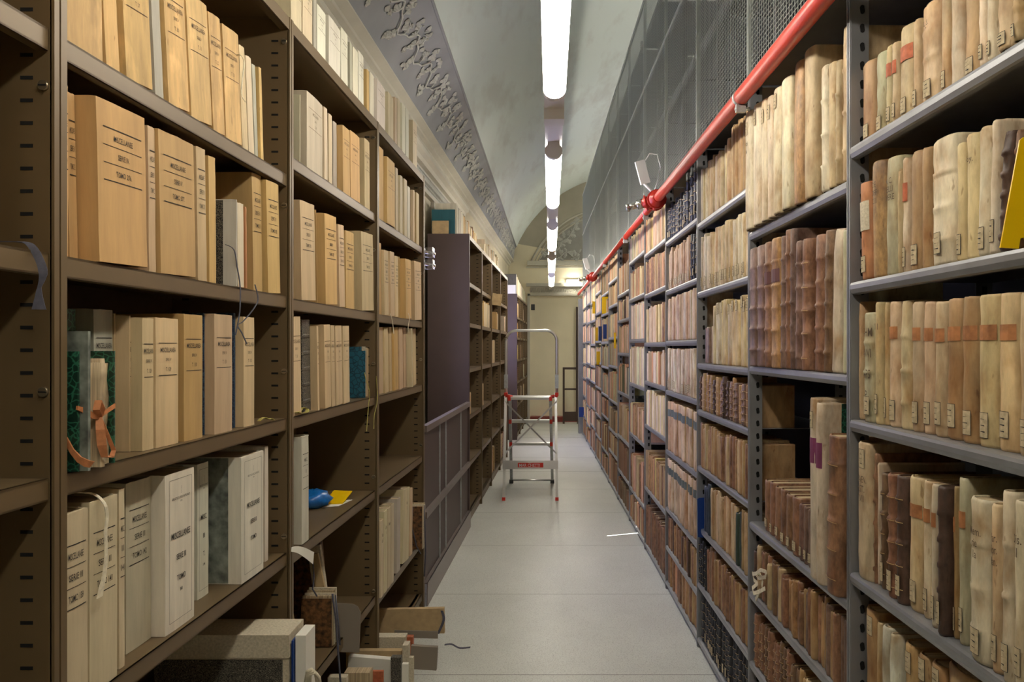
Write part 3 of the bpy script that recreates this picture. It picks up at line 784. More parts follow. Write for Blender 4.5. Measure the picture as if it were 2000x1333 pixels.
# bay before the first upright (only its far end is in view)
for sh, z, hh, co in ((0, 1.897, .24, 'tan'), (1, 1.557, .285, 'tan'), (2, 1.216, .25, 'cream')):
    yy = .60; i = 0; its = []
    while yy < 1.12: wd = .075; its.append((yy, yy + wd)); yy += wd + .004
    for i, (a, b) in enumerate(its):
        if sh == 2: continue
        if b > 1.135: continue
        book('L', a, b, z, hh, .2, .03 - .02 * (sh == 1), co, describe('L', co, '', i, 9, SB[sh + 1], 'edge brown bay', ''), 0, 'w' if sh == 0 else '', mis('2') if sh == 1 else None)
rowpx('L', 1.897, SB[1], 'nearest brown bay', [
    (119, 205, -70, 'tan2', 'w', -2, .012), (208, 236, -40, 'tan2', 'w', -5, .012), (248, 300, -80, 'tan2', 'w', -5, .012, old('V', '27')),
    (305, 322, -60, 'grey', '', -5, .018), (331, 372, -30, 'tan2', 'w', -6, .012, old('V', '30')), (375, 416, 12, 'tan2', 'w', -6, .012, old('V', '31')),
    (418, 441, 42, 'tan2', 'w', -6, .012, old('V', '32')), (443, 474, 68, 'tan2', 'w', -5, .012, old('V', '33')), (475, 486, 98, 'ltan', 'w', -5, .012), (487, 498, 118, 'cream', '', -5, .016), (499, 508, 133, 'grey', '', -5, .02), (508, 516, 137, 'tan2', 'w', -4, .014)])
rowpx('L', 1.557, SB[2], 'nearest brown bay', [
    (119, 135, 165, 'tan', '', 0, .012, mis('274')), (137, 158, 186, 'tan', '', -2, .034, mis('275')), (192, 290, 216, 'tan', '', -2, .000, mis('276')),
    (292, 308, 250, 'ltan', '', -1, .012, mis('2')), (312, 384, 272, 'tan', '', -2, .006, mis('277')), (388, 406, 292, 'ltan', '', -2, .012, mis('278')), (410, 424, 308, 'tan', '', -1, .02),
    (428, 452, 345, 'grey', 'K', 0, .07), (453, 464, 390, 'white', 'k', 0, -.005), (466, 478, 398, 'cream2', '', -1, .0), (480, 494, 407, 'orange', '', -1, .0),
    (496, 518, 342, 'tan', '', -2, .022, mis('27')), (521, 549, 360, 'tan', '', -3, .010, mis('28'))])
tmo = lambda t: ('old', 'MISCELLANEA', 'SERIE IV', 'T. ' + t)
rowpx('L', 1.216, SB[3], 'nearest brown bay', [
    (119, 150, 603, 'green', 'G', 0, .09), (184, 222, 605, 'grey', 'D', 0, .075, tmo('12')), (223, 233, 613, 'ltan', '', 0, .075), (236, 256, 617, 'ltan', 'D', 0, .05, tmo('1')), (262, 303, 622, 'ltan', 'D', 0, .028, tmo('128')),
    (304, 350, 622, 'ltan', 'D', 0, .025, tmo('129')), (360, 397, 615, 'tan', 'D', 0, .022, tmo('130')), (398, 405, 612, 'teal', 'B', 0, .04), (412, 455, 615, 'ltan', 'D', 0, .018, tmo('131')),
    (456, 466, 612, 'teal', 'B', 0, .04), (471, 498, 620, 'ltan', 'D', 0, .020, tmo('132'))])
wh = lambda *a: ('white',) + a
rowpx('L', .839, SB[4], 'nearest brown bay', [
    (119, 174, 1000, 'cream', '', 0, .008, ('misc', 'MISCELLANEE', 'SERIE III', 'TOMO 139')), (176, 231, 974, 'cream', '', 0, .008, ('misc', 'MISCELLANEE', 'SERIE III', 'TOMO 140')),
    (233, 245, 955, 'cream', '', 0, .02, ('misc', 'MISC.', 'III', '141')), (247, 297, 938, 'cream2', '', 0, .045, ('misc', 'MISCELLANEE', 'SERIE III', 'TOMO 142')),
    (323, 381, 921, 'white', '', 0, .018, wh('MISCELLANEE', 'SERIE III', 'TOMO', '143')), (386, 409, 905, 'white', 'y', 0, .06, wh('MISC.', 'III', 'T.', '144')),
    (472, 516, 887, 'white', 'y', 0, .010, wh('MISCELLANEE', 'SERIE III', 'TOMO')), (518, 525, 872, 'white', '', 0, .03)])
# second bay
rowpx('L', 1.957, SB[1], 'second brown bay', [
    (569, 577, 168, 'cream', '', 0), (578, 587, 185, 'cream2', '', 0), (600, 632, 192, 'cream2', '', 0, .01, old('V', '40')), (634, 641, 212, 'cream', '', -1), (643, 650, 225, 'cream', '', -1), (652, 663, 240, 'grey', '', -1, .03),
    (667, 685, 252, 'tan2', '', -2, .01, old('V', '41')), (686, 704, 264, 'tan2', '', -2, .01, old('V', '42')), (713, 723, 275, 'ltan', '', -1, .01, old('V', '43'))])
rowpx('L', 1.553, SB[2], 'second brown bay', [
    (569, 575, 392, 'tan', '', -1), (590, 618, 400, 'ltan', '', -3, .008, mis('301')), (620, 624, 412, 'tan', '', -3), (634, 660, 424, 'tan', '', -3, .008, mis('302')), (664, 675, 442, 'ltan', '', -3, .01, mis('303')), (677, 693, 455, 'tan', '', -2, .02, mis('304')),
    (708, 731, 459, 'ltan', '', -3, .006, mis('305'))])
rowpx('L', 1.213, SB[3], 'second brown bay', [
    (570, 590, 620, 'ltan', '', -2, .008, old('VI', '10')), (592, 612, 626, 'black', 'K', -2, .03), (618, 625, 638, 'ltan', '', -3, .01, old('', '1')), (636, 648, 636, 'ltan', '', -3, .01, old('', '2')), (649, 656, 637, 'ltan', '', -3, .01, old('', '3')), (658, 670, 638, 'ltan', '', -3, .01, old('', '4')), (672, 684, 638, 'ltan', '', -2, .01, old('', '5'))])
rowpx('L', .83, SB[4], 'second brown bay', [(571, 574, 868, 'cream', 'k', 0, .01), (590, 604, 852, 'white', '', 0, .006, ('misc', 'MISC.', 'III', '')), ])
rowpx('L', 1.95, SB[1], 'third brown bay', [
    (741, 750, 290, 'tan2', '', -1), (757, 772, 314, 'tan2', '', -1, .0, old('V', '50')), (774, 780, 330, 'cream', '', -1), (781, 788, 345, 'cream', '', -1), (790, 796, 352, 'cream', '', -1), (797, 804, 366, 'white', '', -1), (806, 811, 372, 'cream', '', 0), (813, 819, 378, 'ltan', '', 0)])
rowpx('L', 1.551, SB[2], 'third brown bay', [
    (741, 747, 476, 'tan', '', -2), (751, 760, 491, 'ltan', '', -3, .006, mis('1')), (764, 772, 494, 'ltan', '', -3, .006, mis('2')), (773, 779, 502, 'ltan', '', -3, .006, mis('3')), (780, 785, 503, 'tan', '', -3), (791, 804, 509, 'tan2', '', -3, .004, mis('4')), (811, 824, 514, 'ltan', '', -3, .002, mis('5'))])
rowpx('L', 1.211, SB[3], 'third brown bay', [
    (742, 750, 640, 'ltan', '', -2), (752, 760, 642, 'ltan', '', -3), (762, 768, 640, 'ltan', '', -3), (770, 779, 641, 'tan', '', -3), (781, 788, 641, 'ltan', '', -3), (790, 799, 641, 'ltan', '', -3), (801, 807, 642, 'cream', '', -3), (808, 814, 643, 'ltan', '', -4)])
rowpx('L', .38, SB[5], 'third brown bay', [
    (742, 750, 1016, 'cream', '', 0, -.01, ('hand', 'Vita', 'di S.')), (751, 757, 998, 'cream', '', 0, -.01, ('hand', 'Lett.', 'I')), (758, 764, 992, 'cream', '', 0, -.01, ('hand', 'Mem.')), (765, 770, 985, 'cream', '', 0, -.01), (775, 782, 975, 'grey', '', 2, 0), (787, 799, 958, 'cream', '', 4, .0, ('hand', 'Atti', 'II')), (801, 806, 955, 'ltan', '', 1, .0)])
# row on top of the bookcase
tops = [(569, 590, -60, 'cream'), (592, 611, -30, 'cream'), (613, 619, -5, 'grey'), (620, 637, 18, 'white'), (643, 666, 45, 'white'), (667, 680, 62, 'white'), (684, 689, 85, 'grey'), (690, 700, 97, 'white'), (701, 711, 105, 'white'), (717, 722, 138, 'tan'),
        (723, 731, 145, 'white'), (737, 753, 165, 'white'), (759, 769, 186, 'cream'), (772, 776, 192, 'cream'), (777, 782, 195, 'cream2'), (786, 792, 205, 'white'), (793, 799, 215, 'white'), (807, 815, 240, 'cream')]
rowpx('L', 2.3372, 'bookcase top', 'nearest brown bookcase', [(a, b, y, c, '', 0, .012, old('I', str(60 + i)) if i in (0, 1, 3, 4, 5, 8, 11, 17) else None) for i, (a, b, y, c) in enumerate(tops)])

# ---- second and third brown bookcases
SZB = [2.30, 1.93, 1.606, 1.244, .87, .495, .085]
SZC = [2.22, 1.88, 1.56, 1.22, .88, .52, .085]
LEVELS += [('L', 6.16, 10.02, SZB, LIPH), ('L', 11.9, 14.85, SZC, LIPH)]
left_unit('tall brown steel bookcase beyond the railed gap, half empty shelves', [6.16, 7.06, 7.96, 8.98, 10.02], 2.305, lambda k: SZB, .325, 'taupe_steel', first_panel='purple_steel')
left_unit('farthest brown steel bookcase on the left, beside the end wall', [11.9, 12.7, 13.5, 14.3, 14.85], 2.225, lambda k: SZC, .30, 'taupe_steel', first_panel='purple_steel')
U2 = ['far brown bay %s' % w_ for w_ in ('one', 'two', 'three', 'four')]
def bays(names, ys): return list(zip(names, ys[:-1], ys[1:]))
TL = ['tan', 'ltan', 'cream', 'cream2', 'tan2']
# top of the second bookcase
book('L', 6.205, 6.228, 2.306, .20, .185, .12, 'teal', 'teal volume standing on top of the second brown bookcase behind the card box', 0, '')
m1 = MB(); m1.box(-.065, 0, 0, .065, .02, .105); o = m1.build('card_box', 'tan_card', local=True, loc=(-.868, 6.165, 2.306), col=COL['cream']); tag(o, 'low beige card box on top of the second brown bookcase, beside teal volume', 'box')
rowgen('L', 6.232, 7.9, 2.306, 'bookcase top', 'second bookcase', lambda u, R: .255 - .05 * u, lambda u, R: 'white' if u < .25 else R.choice(['cream', 'tan', 'ltan', 'white', 'rust']), (.03, .07), '', .9, text=None, d0=.11)
rowgen('L', 8.1, 9.9, 2.306, 'bookcase top', 'second bookcase far half', .22, ['white', 'cream', 'ltan', 'velw'], (.02, .06), '', .95, hv=.05, d0=.09)
for (bn, a, b), cfg in zip(bays(['fourth brown bay', 'fifth brown bay', 'sixth brown bay', 'seventh brown bay'], [6.16, 7.06, 7.96, 8.98, 10.02]),
        [((3, .3, .18),), ((1, .75, .24), (2, .3, .25), (3, .35, .2)), ((0, 0, 0), (2, .6, .24), (1, .15, .2)), ((2, .25, .25), (4, .3, .2), (1, .2, .2))]):
    for (si, fl, hh) in cfg:
        if fl: rowgen('L', a + .03, b - .04, SZB[si + 1 if si < 6 else 6], SB[si + 1], bn, hh, TL, (.03, .06), '', fl, back=(si == 1))
rowgen('L', 9.1, 9.95, .087, SB[6], 'seventh brown bay', .27, ['rust', 'tan', 'ltan'], (.04, .07), '', .7)
rowgen('L', 8.1, 8.9, .087, SB[6], 'sixth brown bay', .25, ['rust', 'tan', 'ltan'], (.04, .07), '', .5)
m1 = MB(); m1.box(-.12, 0, 0, .12, .22, .30); o = m1.build('black_box_file', 'marbled_black', local=True, loc=(XL(11.9) - .135, 11.92, 2.2265)); tag(o, 'large black marbled box file on top of the farthest bookcase', 'box file')
m1 = MB(); m1.box(-.13, 0, 0, .13, .03, .13); o = m1.build('card_box', 'white_paper', local=True, loc=(XL(11.9) - .15, 11.88, 2.2265)); tag(o, 'small white card box in front of the black box file', 'box')
rowgen('L', 12.16, 14.8, 2.226, 'bookcase top', 'farthest bookcase', lambda u, R: .28 - .09 * u, ['white', 'white', 'cream', 'velw'], (.04, .09), '', .97)
for (bn, a, b) in bays(['first far bay', 'second far bay', 'third far bay', 'last far bay'], [11.9, 12.7, 13.5, 14.3, 14.85]):
    for si in range(1, 6): rowgen('L', a + .03, b - .04, SZC[si], SB[si], bn, .22, TL + ['rust'], (.03, .06), '', rng.choice([.6, .9, .35]))
# hanging tag board on the second bookcase
m1 = MB(); m1.box(-.05, 0, 0, .05, .004, .12); o = m1.build('hanging_card', 'tan_card', local=True, loc=(XL(8.0) + .04, 7.98, 1.84), rot=(0, .15, 0)); tag(o, 'olive beige card with dark edge hanging on the second bookcase', 'card')
# ---- railed gap: rails, kick plate, purple panels
g = empty('guard_rail', (XL(5.2) + .01, 5.2, 0), 0, 'steel guard rail with kick plate across the window gap', 'railing')
for z in (.985, .515):
    m1 = MB(); m1.fbox(fL, 4.25, 6.134, -.012, .02, z - .035, z); m1.build('rail', 'rail_steel', g)
m1 = MB(); m1.fbox(fL, 4.252, 6.134, -.015, -.011, .003, .13); m1.fbox(fL, 4.252, 6.134, -.015, .03, .126, .13); m1.build('kick_plate', 'rail_steel', g)
for y in (4.78, 5.02, 5.72):
    m1 = MB(); m1.fbox(fL, y, y + .005, .002, .010, .13, .95); m1.build('upright_strip', 'galvanised', g)
for a, b in ((4.26, 4.78), (4.8, 5.02), (5.04, 5.72), (5.74, 6.13)):
    m1 = MB(); m1.fbox(fL, a, b, .010, .016, .13, .95); m1.build('infill_panel', 'purple_steel', g)
m1 = MB(); m1.tube([(-.80, 4.32, 0), (-.80, 4.32, 2.45)], .02, 10); o = m1.build('wall_pipe', 'red_paint'); tag(o, 'thin dull red riser pipe in the gap behind the first bookcase', 'pipe')
for k, z in enumerate((1.86, 1.925)):
    g = empty('clear_holder', (XL(4.28) - .01, 4.28, z), 0, ['lower', 'upper'][k] + ' of two clear acrylic holders fixed to the end of the first bookcase', 'holder', 'clear holders')
    m1 = MB(); m1.box(-.05, 4.228, z - .02, 0, 4.30, z + .03); m1.v = [(v[0] + XL(4.28) + .045, v[1], v[2]) for v in m1.v]; m1.build('clear_block', 'clear_acrylic', g)
    m1 = MB(); m1.tube([(XL(4.28) - .01, 4.30, z + .012), (XL(4.28) + .05, 4.30, z)], .008, 8); m1.build('pin', 'chrome', g)

# ================================================================ right shelving
YR_ = [1.897 + .89 * (k - 1) for k in range(0, 14)]     # uprights; YR_[1] is the nearest seen
YR_ = [-.8, .10, 1.0] + YR_[1:]
NB = len(YR_) - 1
SR = {2: [2.35, 1.900, 1.572, 1.239, .868, .48, .06], 3: [2.35, 1.824, 1.348, .793, .545, .297, .05], 4: [2.35, 1.994, 1.673, 1.340, 1.122, .859, .578, .31, .05],
      5: [2.35, 2.03, 1.745, 1.451, 1.165, .818, .484, .257, .05], 6: [2.35, 2.06, 1.78, 1.445, 1.18, .88, .447, .05], 7: [2.35, 2.10, 1.80, 1.475, 1.13, .73, .29, .05], 8: [2.35, 1.89, 1.66, 1.363, 1.015, .617, .3, .05]}
for k in range(NB):
    if k not in SR:
        SR[k] = [2.35, 1.9, 1.572, 1.239, .868, .48, .06] if k < 2 else [2.35, 2.05, 1.79, 1.50, 1.20, .92, .62, .33, .05]
        if k > 8: SR[k] = [2.35] + [z + rng.uniform(-.05, .05) for z in SR[k][1:-1]] + [.05]
root = empty('steel_shelving', (XR(7) + .2, 7, 0), 0, 'long run of grey slotted steel shelving crowded with old books on the right', 'shelving')
RD = .34
def lip(mb, a, b, z, fr=fR, h=.030):
    mb.prism(fr, a, b, [(.004, z), (-.004, z - .002), (-.006, z - .008), (-.006, z - h + .012), (-.002, z - h + .002), (.004, z - h), (.016, z - h), (.016, z - h + .002), (.006, z - h + .004), (.006, z - .002), (RD, z - .002), (RD, z)])
for k, y in enumerate(YR_):
    far = y > 7.5
    m = MB(); th = .022
    # ribbed front edge facing the aisle and slotted side
    m.fbox(fR, y, y + th, -.003, .004, 0, 2.345)
    m.fbox(fR, y + .002, y + .007, -.006, -.003, 0, 2.345); m.fbox(fR, y + th - .007, y + th - .002, -.006, -.003, 0, 2.345)
    m.fbox(fR, y, y + .002, .004, .040, 0, 2.345)
    m.fbox(fR, y, y + .002, RD - .04, RD, 0, 2.345); m.fbox(fR, y, y + th, RD - .002, RD, 0, 2.345)
    m.mi = 1; z = .05
    if not far:
        while z < 2.33:
            if 0 < y < 5:
                x0, yy, _ = fR(y, .024, 0)
                pts = [(x0 + .006 * math.cos(t), yy - .0012, z + (.005 if math.sin(t) > 0 else -.005) + .006 * math.sin(t)) for t in [i * math.pi / 4 for i in range(8)]]
                m.extr(pts, (0, .0006, 0))
                x0 = fR(y, RD - .02, 0)[0]; m.box(x0 - .006, yy - .0012, z - .01, x0 + .006, yy - .0006, z + .01)
            else: m.fbox(fR, y - .0012, y - .0004, .018, .030, z - .011, z + .011)
            z += .0455
    m.mi = 0
    m.build('post', ['grey_steel', 'slot_black'], root)
for k in range(NB):
    a, b = YR_[k] + .0225, YR_[k + 1] - .0005
    for z in SR[k]:
        m = MB(); lip(m, a, b, z); m.build('shelf', 'grey_steel', root)
m = MB(); m.fbox(fR, YR_[0], YR_[-1], RD + .36, RD + .37, 0, 3.9); o = m.build('shade_sheet', 'shade_and_rubber', root)  # dark sheet standing in for the shade behind the open shelves and cage
# steel column at the far end of the run
m = MB(); m.fbox(fR, 12.75, 12.95, -.06, .02, 0, 2.2); o = m.build('steel_column', 'grey_steel'); tag(o, 'slim grey steel column closing the far end of the right shelving', 'column')
# back-to-back neighbour seen through the one open shelf
g = empty('rear_shelving', (XR(2.4) + RD + .15, 2.4, 0), 0, 'dark rear shelving glimpsed through the gap behind the tall folios', 'shelving')
for z in (.70, .97, 1.03):
    m = MB(); m.fbox(fR, 1.9, 2.8, RD + .05, RD + .34, z - .03, z); m.build('shelf', 'grey_steel', g)

for k in range(NB): LEVELS.append(('R', YR_[k], YR_[k + 1], SR[k], .030))
# ---- nearest grey bay (rows measured one by one)
Z = SR[2]; B = 'nearest grey bay'
rowpx('R', Z[1], SHELFW[0], B, [
    (1679, 1703, 122, 'velb', 'l'), (1706, 1726, 104, 'velg', 'nl'), (1728, 1739, 90, 'vel', '3l'), (1740, 1750, 84, 'vel', '3l'), (1751, 1778, 52, 'vel', '3l'), (1780, 1792, 38, 'vel', 'tl'), (1794, 1830, 6, 'vel', 'tbl', 0, .010, ('hand', 'L. S.', 'C.')),
    (1832, 1849, -8, 'vely', 'l'), (1852, 1873, -10, 'velw', ''), (1877, 1906, -25, 'velb', 'l'), (1908, 1922, -40, 'velw', 'l', 0, .0), (1924, 1938, -40, 'velw', 'l', 0, .0), (1941, 1970, -50, 'vel', 'l', 0, -.008), (1974, 2000, -60, 'vel', 'lb', 0, -.01), (2002, 2040, -60, 'vel', 'l'), (2043, 2090, -60, 'vely', 'l')])
rowpx('R', Z[2], SHELFW[1], B, [
    (1678, 1696, 357, 'orange', '5l', -3, .004), (1699, 1722, 316, 'obrown', 'f', -1, .008, ('hand', 'DE', 'OFF', 'C.III')), (1724, 1750, 308, 'velg', '', 0, .012, ('hand', 'M. C.', 'CELLI', 'OPERE')), (1752, 1758, 330, 'vel', 't'), (1759, 1771, 309, 'velw', '3l'), (1773, 1796, 296, 'velb', 'tl'),
    (1797, 1811, 289, 'velb', ''), (1813, 1860, 270, 'velw', 'bl', 0, .006), (1863, 1880, 280, 'vely', 'l'), (1882, 1904, 262, 'vely', '', 0, .012, ('hand', 'Voy.')), (1905, 1926, 250, 'velw', 'l', 1, .006), (1928, 1944, 238, 'velw', 'l', 2, .006), (1946, 1966, 262, 'dark', 't', 4, .0), (1968, 1986, 258, 'brown', 't', 4, .008), (1988, 2030, 240, 'dark', ''), (2032, 2070, 230, 'vel', '')])
rowpx('R', Z[3], SHELFW[2], B, [
    (1672, 1680, 590, 'vel', 't'), (1681, 1706, 611, 'velg', 'bl', 0, .004, ('emb', 'S-HM', 'AWI', 'MPS', 'P')), (1707, 1720, 591, 'vely', 'l', 0, .004, ('hand', 'I.711')), (1721, 1732, 591, 'vely', 'l'), (1733, 1750, 590, 'velp', '1l'), (1752, 1775, 588, 'vel', 'tb'), (1777, 1796, 590, 'velp', '1l'), (1797, 1818, 590, 'velp', '1l'),
    (1820, 1841, 590, 'velp', '1l'), (1843, 1870, 584, 'velb', '1l'), (1872, 1903, 580, 'velb', '1l'), (1904, 1941, 576, 'vely', '1l'), (1943, 1979, 573, 'vely', '1l'), (1981, 2030, 571, 'vel', 'l'), (2033, 2080, 570, 'vel', '')], dp=.24)
rowpx('R', Z[4], SHELFW[3], B, [
    (1670, 1699, 864, 'velp', 'lL', 0, .0, ('hand', '', 'GRAVEN.', 'HIST.', 'T.VII')), (1701, 1711, 886, 'rust', ''), (1712, 1717, 905, 'velw', ''), (1718, 1728, 924, 'brown', 'gl'), (1729, 1745, 926, 'rust', 'gl', 0, .004), (1746, 1765, 930, 'dark', 'gl', 0, .004), (1767, 1796, 932, 'vel', '1l'), (1799, 1814, 940, 'velw', '1l'), (1816, 1827, 946, 'velw', '1l', 0, .004),
    (1828, 1850, 950, 'dark', 'l', 0, -.004), (1851, 1867, 951, 'velb', '1l'), (1869, 1884, 934, 'velg', '1l'), (1886, 1927, 974, 'velw', 'bl', 0, -.006, ('hand', 'Mem.', 'rie', 'lla')), (1930, 1950, 985, 'velp', 'l', 0, .0, ('hand', 'Var.', 'Gior.', 'Man.')), (1952, 1974, 960, 'velw', 'bl', 0, -.006), (1976, 2012, 979, 'velw', 'l', 0, -.008, ('hand', 'Dis.', 'II')), (2014, 2060, 975, 'velw', 'l')])
rowpx('R', Z[5], SHELFW[4], B, [
    (1686, 1709, 1190, 'velb', 'lL'), (1711, 1717, 1216, 'vel', 'l'), (1719, 1733, 1224, 'white', '', 0, .0, ('low', 'S.', 'ACV', 'CLIV')), (1735, 1752, 1239, 'white', '', 0, .0, ('low', 'PRIN')), (1754, 1786, 1258, 'velb', 'lL'), (1788, 1810, 1279, 'velb', 'lL'), (1812, 1840, 1297, 'velb', 'lL'), (1843, 1900, 1310, 'velb', 'l')])
rowgen('R', 1.02, 1.35, Z[5], 'corner shelf', B, .24, ['vel', 'velb', 'velw'], (.03, .05), 'l')
# ---- second grey bay
Z = SR[3]; B = 'second grey bay'
rowpx('R', Z[1], SHELFW[0], B, [
    (1452, 1466, 220, 'velw', 'lL', 0, -.03, ('hand', '', 'Atti', 'M')), (1467, 1482, 205, 'velw', 'lL', 0, -.03), (1483, 1495, 196, 'velw', 'lL', 0, -.03), (1496, 1505, 189, 'velw', 'lL', 0, -.03), (1506, 1521, 174, 'velw', 'lL', 0, -.03), (1522, 1541, 155, 'velw', 'L', 0, -.03), (1544, 1563, 122, 'obrown', 'tf', 0, -.02), (1566, 1586, 97, 'vel', '', 0, -.02),
    (1600, 1613, 130, 'velw', 'b', 0, -.01), (1614, 1628, 124, 'vely', '', 0, -.01), (1630, 1639, 118, 'vel', 'tb', 0, -.01), (1641, 1660, 54, 'vel', 'b', 0, -.004)], dp=.24)
rowpx('R', Z[2], SHELFW[1], B, [
    (1460, 1474, 486, 'mauve', '', 0, -.02), (1475, 1489, 480, 'mauve', '', 0, -.02), (1490, 1501, 474, 'rust', '7', 0, -.02), (1502, 1520, 466, 'obrown', '7', 0, -.02), (1521, 1530, 462, 'mauve', '', 1, -.014), (1531, 1540, 449, 'rust', '', 0, -.014), (1541, 1549, 447, 'mauve', '', 0, -.014), (1550, 1560, 472, 'mauve', '', 1, -.012), (1562, 1574, 468, 'rust', 'g', 1, -.012),
    (1586, 1602, 461, 'rust', '', 2, -.010), (1604, 1618, 452, 'brown', '', 2, -.010), (1620, 1637, 450, 'velw', 't', 3, -.008), (1640, 1661, 450, 'velg', '', 0, -.004)], dp=.24)
for i in range(6): book('R', 2.30 + i * .063, 2.36 + i * .063, Z[3], .175 - .004 * (i % 2), .16, .0 + .002 * i, 'rust', f'rusty brown small leather book, {ordw(i + 5)} in the row beside tall folios, {B}', 0, 'fl')
for i in range(4): book('R', 2.145 + i * .037, 2.18 + i * .037, Z[3], .165, .16, .0, 'mauve', f'dull mauve small leather book, {ordw(i)} in the row beside tall folios, {B}', 0, 'fl')
book('R', 2.075, 2.125, Z[3], .485, .30, -.028, 'velw', 'tall cream vellum folio with purple title label, farther of the pair', 0, '4lL')
book('R', 2.03, 2.072, Z[3], .475, .30, -.030, 'velw', 'tall pale vellum folio with purple title label, next to leaning leather folio', 0, '4Le')
book('R', 1.935, 2.005, Z[3], .40, .30, -.03, 'rust', 'large leaning brown leather folio with raised bands beside the vellum folios', math.radians(2.2), 'g')
def bro(u, R): return R.choice(['brown', 'rust', 'dark', 'mauve', 'obrown', 'velb'])
def mixd(u, R): return R.choice(['rust', 'velb', 'vel', 'mauve', 'obrown', 'velb'])
rowgen('R', 1.93, 2.77, Z[4], SHELFW[3], B, lambda u, R: .17 if u > .35 else .19, lambda u, R: ['velb', 'rust', 'velb', 'obrown', 'mauve'][R.randrange(5)] if u < .6 else R.choice(['brown', 'mauve', 'vel', 'dark', 'rust']), (.020, .034), 'f', d0=-.002)
rowgen('R', 1.93, 2.77, Z[5], SHELFW[4], B, .175, lambda u, R: R.choice(['velb', 'vel', 'velb', 'rust']) if u < .5 else R.choice(['rust', 'brown', 'rust']), (.022, .036), lambda u, R: 'g' if u > .5 else 'f', d0=-.002)
rowgen('R', 1.93, 2.77, Z[6], SHELFW[5], B, .18, bro, (.022, .036), 'f')
# ---- third grey bay
Z = SR[4]; B = 'third grey bay'; y0, y1 = YR_[4] + .03, YR_[5] - .01
rowgen('R', y0, y1, Z[1], SHELFW[0], B, lambda u, R: .245 if u > .35 else .28, lambda u, R: R.choice(['vely', 'vel', 'velw']) if u > .3 else 'velb', (.024, .05), lambda u, R: 'n' if .25 < u < .4 else '', d0=-.004)
rowgen('R', y0, y1, Z[2], SHELFW[1], B, .25, ['velw', 'velw', 'vel', 'vely'], (.022, .05), 'l', d0=-.004)
rowgen('R', y0, y0 + .56, Z[3], SHELFW[2], B, .265, ['vely', 'vely', 'velw'], (.035, .07), lambda u, R: 'lL', d0=-.006)
rowgen('R', y0 + .57, y1, Z[3], SHELFW[2], 'third bay end', .165, ['mauve', 'velp', 'velp'], (.03, .045), 'f', hv=.005)
rowgen('R', y0, y1, Z[4], SHELFW[3], B, .165, ['brown', 'mauve', 'dark', 'velb'], (.022, .045), 'g', d0=-.004)
rowgen('R', y0, y1, Z[5], SHELFW[4], B, .20, ['velb', 'rust', 'velb', 'obrown', 'vel'], (.02, .034), 'f', d0=-.004)
rowgen('R', y0, y1 - .10, Z[6], SHELFW[5], B, .22, lambda u, R: 'blueish' if u > .82 else ('green' if .18 < u < .25 else R.choice(['velb', 'velp', 'vel', 'velb'])), (.024, .04), 'f', d0=-.004)
rowgen('R', y0, y1, Z[7], SHELFW[6], B, .21, lambda u, R: 'black' if u > .84 else R.choice(['rust', 'obrown', 'rust', 'velb', 'velb', 'brown']), (.02, .034), lambda u, R: 'g' if u > .84 else 'f', d0=-.004)
rowgen('R', y0, y1, Z[8], SHELFW[7], B, .225, ['black'], (.034, .05), 'gl', d0=.0, hv=.006)
# ---- fourth grey bay
Z = SR[5]; B = 'fourth grey bay'; y0, y1 = YR_[5] + .03, YR_[6] - .01
rowgen('R', y0, y1, Z[1], SHELFW[0], B, lambda u, R: .27 if u < .35 else .20, ['black'], (.034, .052), 'gl', d0=-.004)
rowgen('R', y0, y1, Z[2], SHELFW[1], B, .22, lambda u, R: 'black' if u < .2 else R.choice(['velp', 'pink', 'velp']), (.028, .045), lambda u, R: 'gl' if u < .2 else 'l', d0=-.004)
rowgen('R', y0, y1, Z[3], SHELFW[2], B, .245, ['velp', 'pink', 'velp', 'velw'], (.03, .06), '', d0=-.006, hv=.01)
rowgen('R', y0, y1, Z[4], SHELFW[3], B, .24, ['velw', 'velp', 'velw'], (.028, .05), 'l', d0=-.006, hv=.006)
rowgen('R', y0, y1, Z[5], SHELFW[4], B, .285, ['velp', 'pink', 'velp'], (.05, .085), '2', d0=-.006, hv=.003)
rowgen('R', y0, y1, Z[6], SHELFW[5], B, .285, ['velp', 'pink', 'velp'], (.05, .085), '2', d0=-.006, hv=.003)
rowgen('R', y0, y1, Z[7], SHELFW[6], B, .18, ['rust', 'rust', 'obrown', 'velb', 'dark'], (.026, .042), 'f', d0=-.004)
rowgen('R', y0, y1, Z[8], SHELFW[7], B, .18, ['rust', 'brown', 'velb', 'obrown'], (.028, .045), 'f', d0=-.004)
# ---- farther grey bays
pal = {6: [['vel', 'velb', 'pink'], ['rust', 'obrown', 'rust', 'velb'], ['pink', 'velp', 'obrown'], ['velw', 'velp', 'velb'], ['velw', 'velp', 'pink'], ['rust', 'velb', 'obrown'], ['rust', 'brown', 'rust']],
       7: [['vel', 'velw', 'vel'], ['velb', 'vel', 'velp'], ['vel', 'velw', 'velp'], ['pink', 'velp', 'velw'], ['velp', 'obrown', 'velb'], ['rust', 'velb', 'pink'], ['rust', 'pink', 'velb']],
       8: [['vel', 'velb', 'vel'], ['vel', 'velb', 'dark'], ['vel', 'velb', 'vel'], ['velb', 'velg', 'dark'], ['obrown', 'velb', 'pink'], ['rust', 'brown', 'rust'], ['rust', 'brown']]}
dflt = [['vel', 'velb', 'velg'], ['velb', 'vel', 'brown'], ['vel', 'velb', 'velg'], ['velb', 'velg', 'brown'], ['velg', 'velb', 'pink'], ['velb', 'brown', 'velp'], ['velb', 'rust', 'velp'], ['velb', 'pink', 'rust']]
